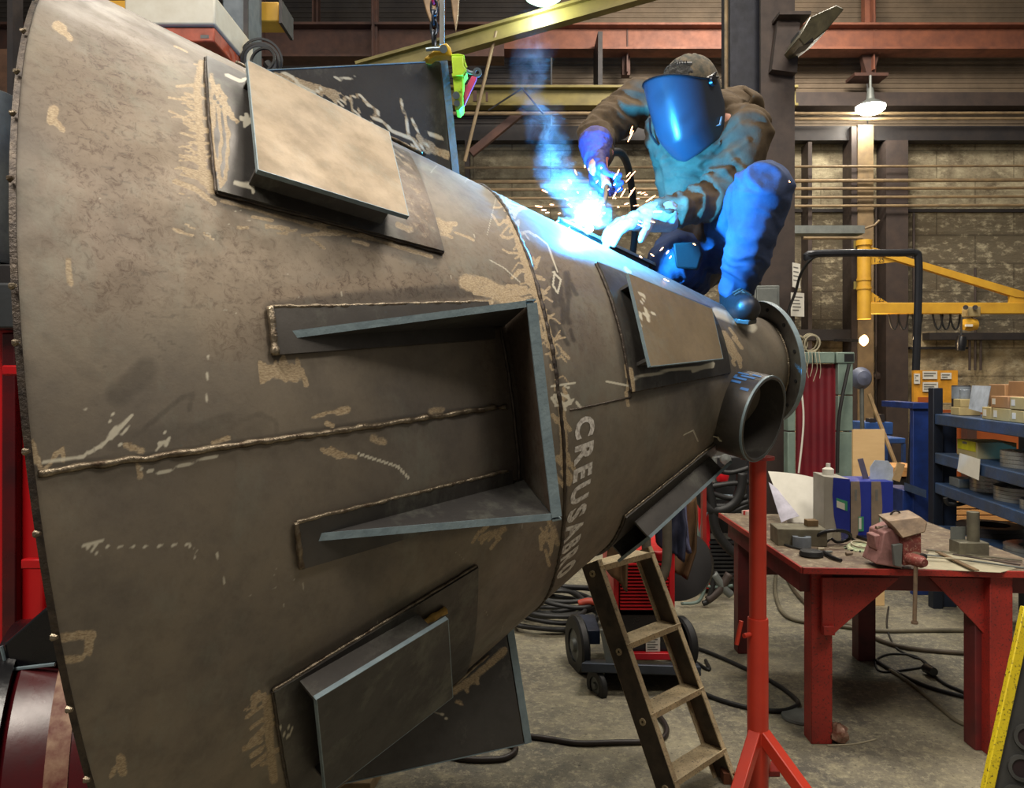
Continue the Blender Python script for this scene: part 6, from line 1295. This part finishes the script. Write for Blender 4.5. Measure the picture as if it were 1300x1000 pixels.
for i in range(60):
    a=random.uniform(-.3,math.pi+.3);l=random.uniform(15,75);x=752+math.cos(a)*l*1.1;y=284-math.sin(a)*l;k=random.uniform(.06,.16);streak(x,y,math.cos(a)*l*k,-math.sin(a)*l*k+2,2.58+random.uniform(-.08,.08),random.uniform(.0012,.0026))
solo('sparks',mb,EM('spark_glow',(1,.42,.16,1),14),'orange sparks flying from the welding arc','sparks',kind='stuff')
# bead being laid
bead([ARC+Vector((.0,.0,-.018)),ARC+Vector((-.10,-.02,.03))],.006,'fresh_weld_bead',m_weld)
# smoke rising from the arc (volume)
s=NT('welding_smoke');s.t.nodes.remove(s.b);pv=s.n('VolumePrincipled');s.L(pv.outputs[0],s.out.inputs['Volume']);pv.inputs['Color'].default_value=(.9,.95,1,1);pv.inputs['Anisotropy'].default_value=.0
sp=s.n('SeparateXYZ');s.L(s.tc.outputs['Object'],sp.inputs[0])
x,y,z=sp.outputs;base_s=ARC
zr=s.rng(z,0,.75,0,1)
cv=s.n('FloatCurve');s.L(zr,cv.inputs['Value']);cu=cv.mapping.curves[0]
# x offset of the plume centre against height (stored as .5+dx)
pts=[(0,.5),(.10,.48),(.22,.40),(.36,.37),(.50,.345),(.62,.30),(.80,.31),(1,.31)]
cu.points[0].location=pts[0];cu.points[-1].location=pts[-1]
for p in pts[1:-1]:cu.points.new(*p)
cv.mapping.update()
xc=s.math('SUBTRACT',cv.outputs[0],.5);wn=s.math('MULTIPLY',s.math('SUBTRACT',s.noise(9,4,.6),.5),.10)
dx=s.math('ADD',s.math('SUBTRACT',x,xc),wn);rad_=s.rng(zr,0,.25,.085,.07)
dist=s.math('SQRT',s.math('ADD',s.math('MULTIPLY',dx,dx),s.math('MULTIPLY',y,y)))
core=s.rng(s.math('DIVIDE',dist,rad_),.15,1.15,1,0)
nz=s.rng(s.noise(12,6,.7,dist=1.4),.47,.68);hz=s.rng(zr,0,.35,2.2,.35);edge=s.math('MULTIPLY',s.rng(z,0,.03,0,1),s.rng(z,.62,.75,1,0))
den=s.math('MULTIPLY',s.math('MULTIPLY',s.math('MULTIPLY',core,nz),hz),s.math('MULTIPLY',edge,9.))
s.L(den,pv.inputs['Density'])
mb=MB();mb.box(ARC+Vector((-.11,0,.375)),(.42,.36,.75));sm=solo('welding_smoke',mb,s.m,'blue-lit smoke rising from the welding arc to the upper left','smoke',kind='stuff',base=tuple(ARC))
s.m.cycles.volume_step_rate=.5 if hasattr(s.m.cycles,'volume_step_rate') else None
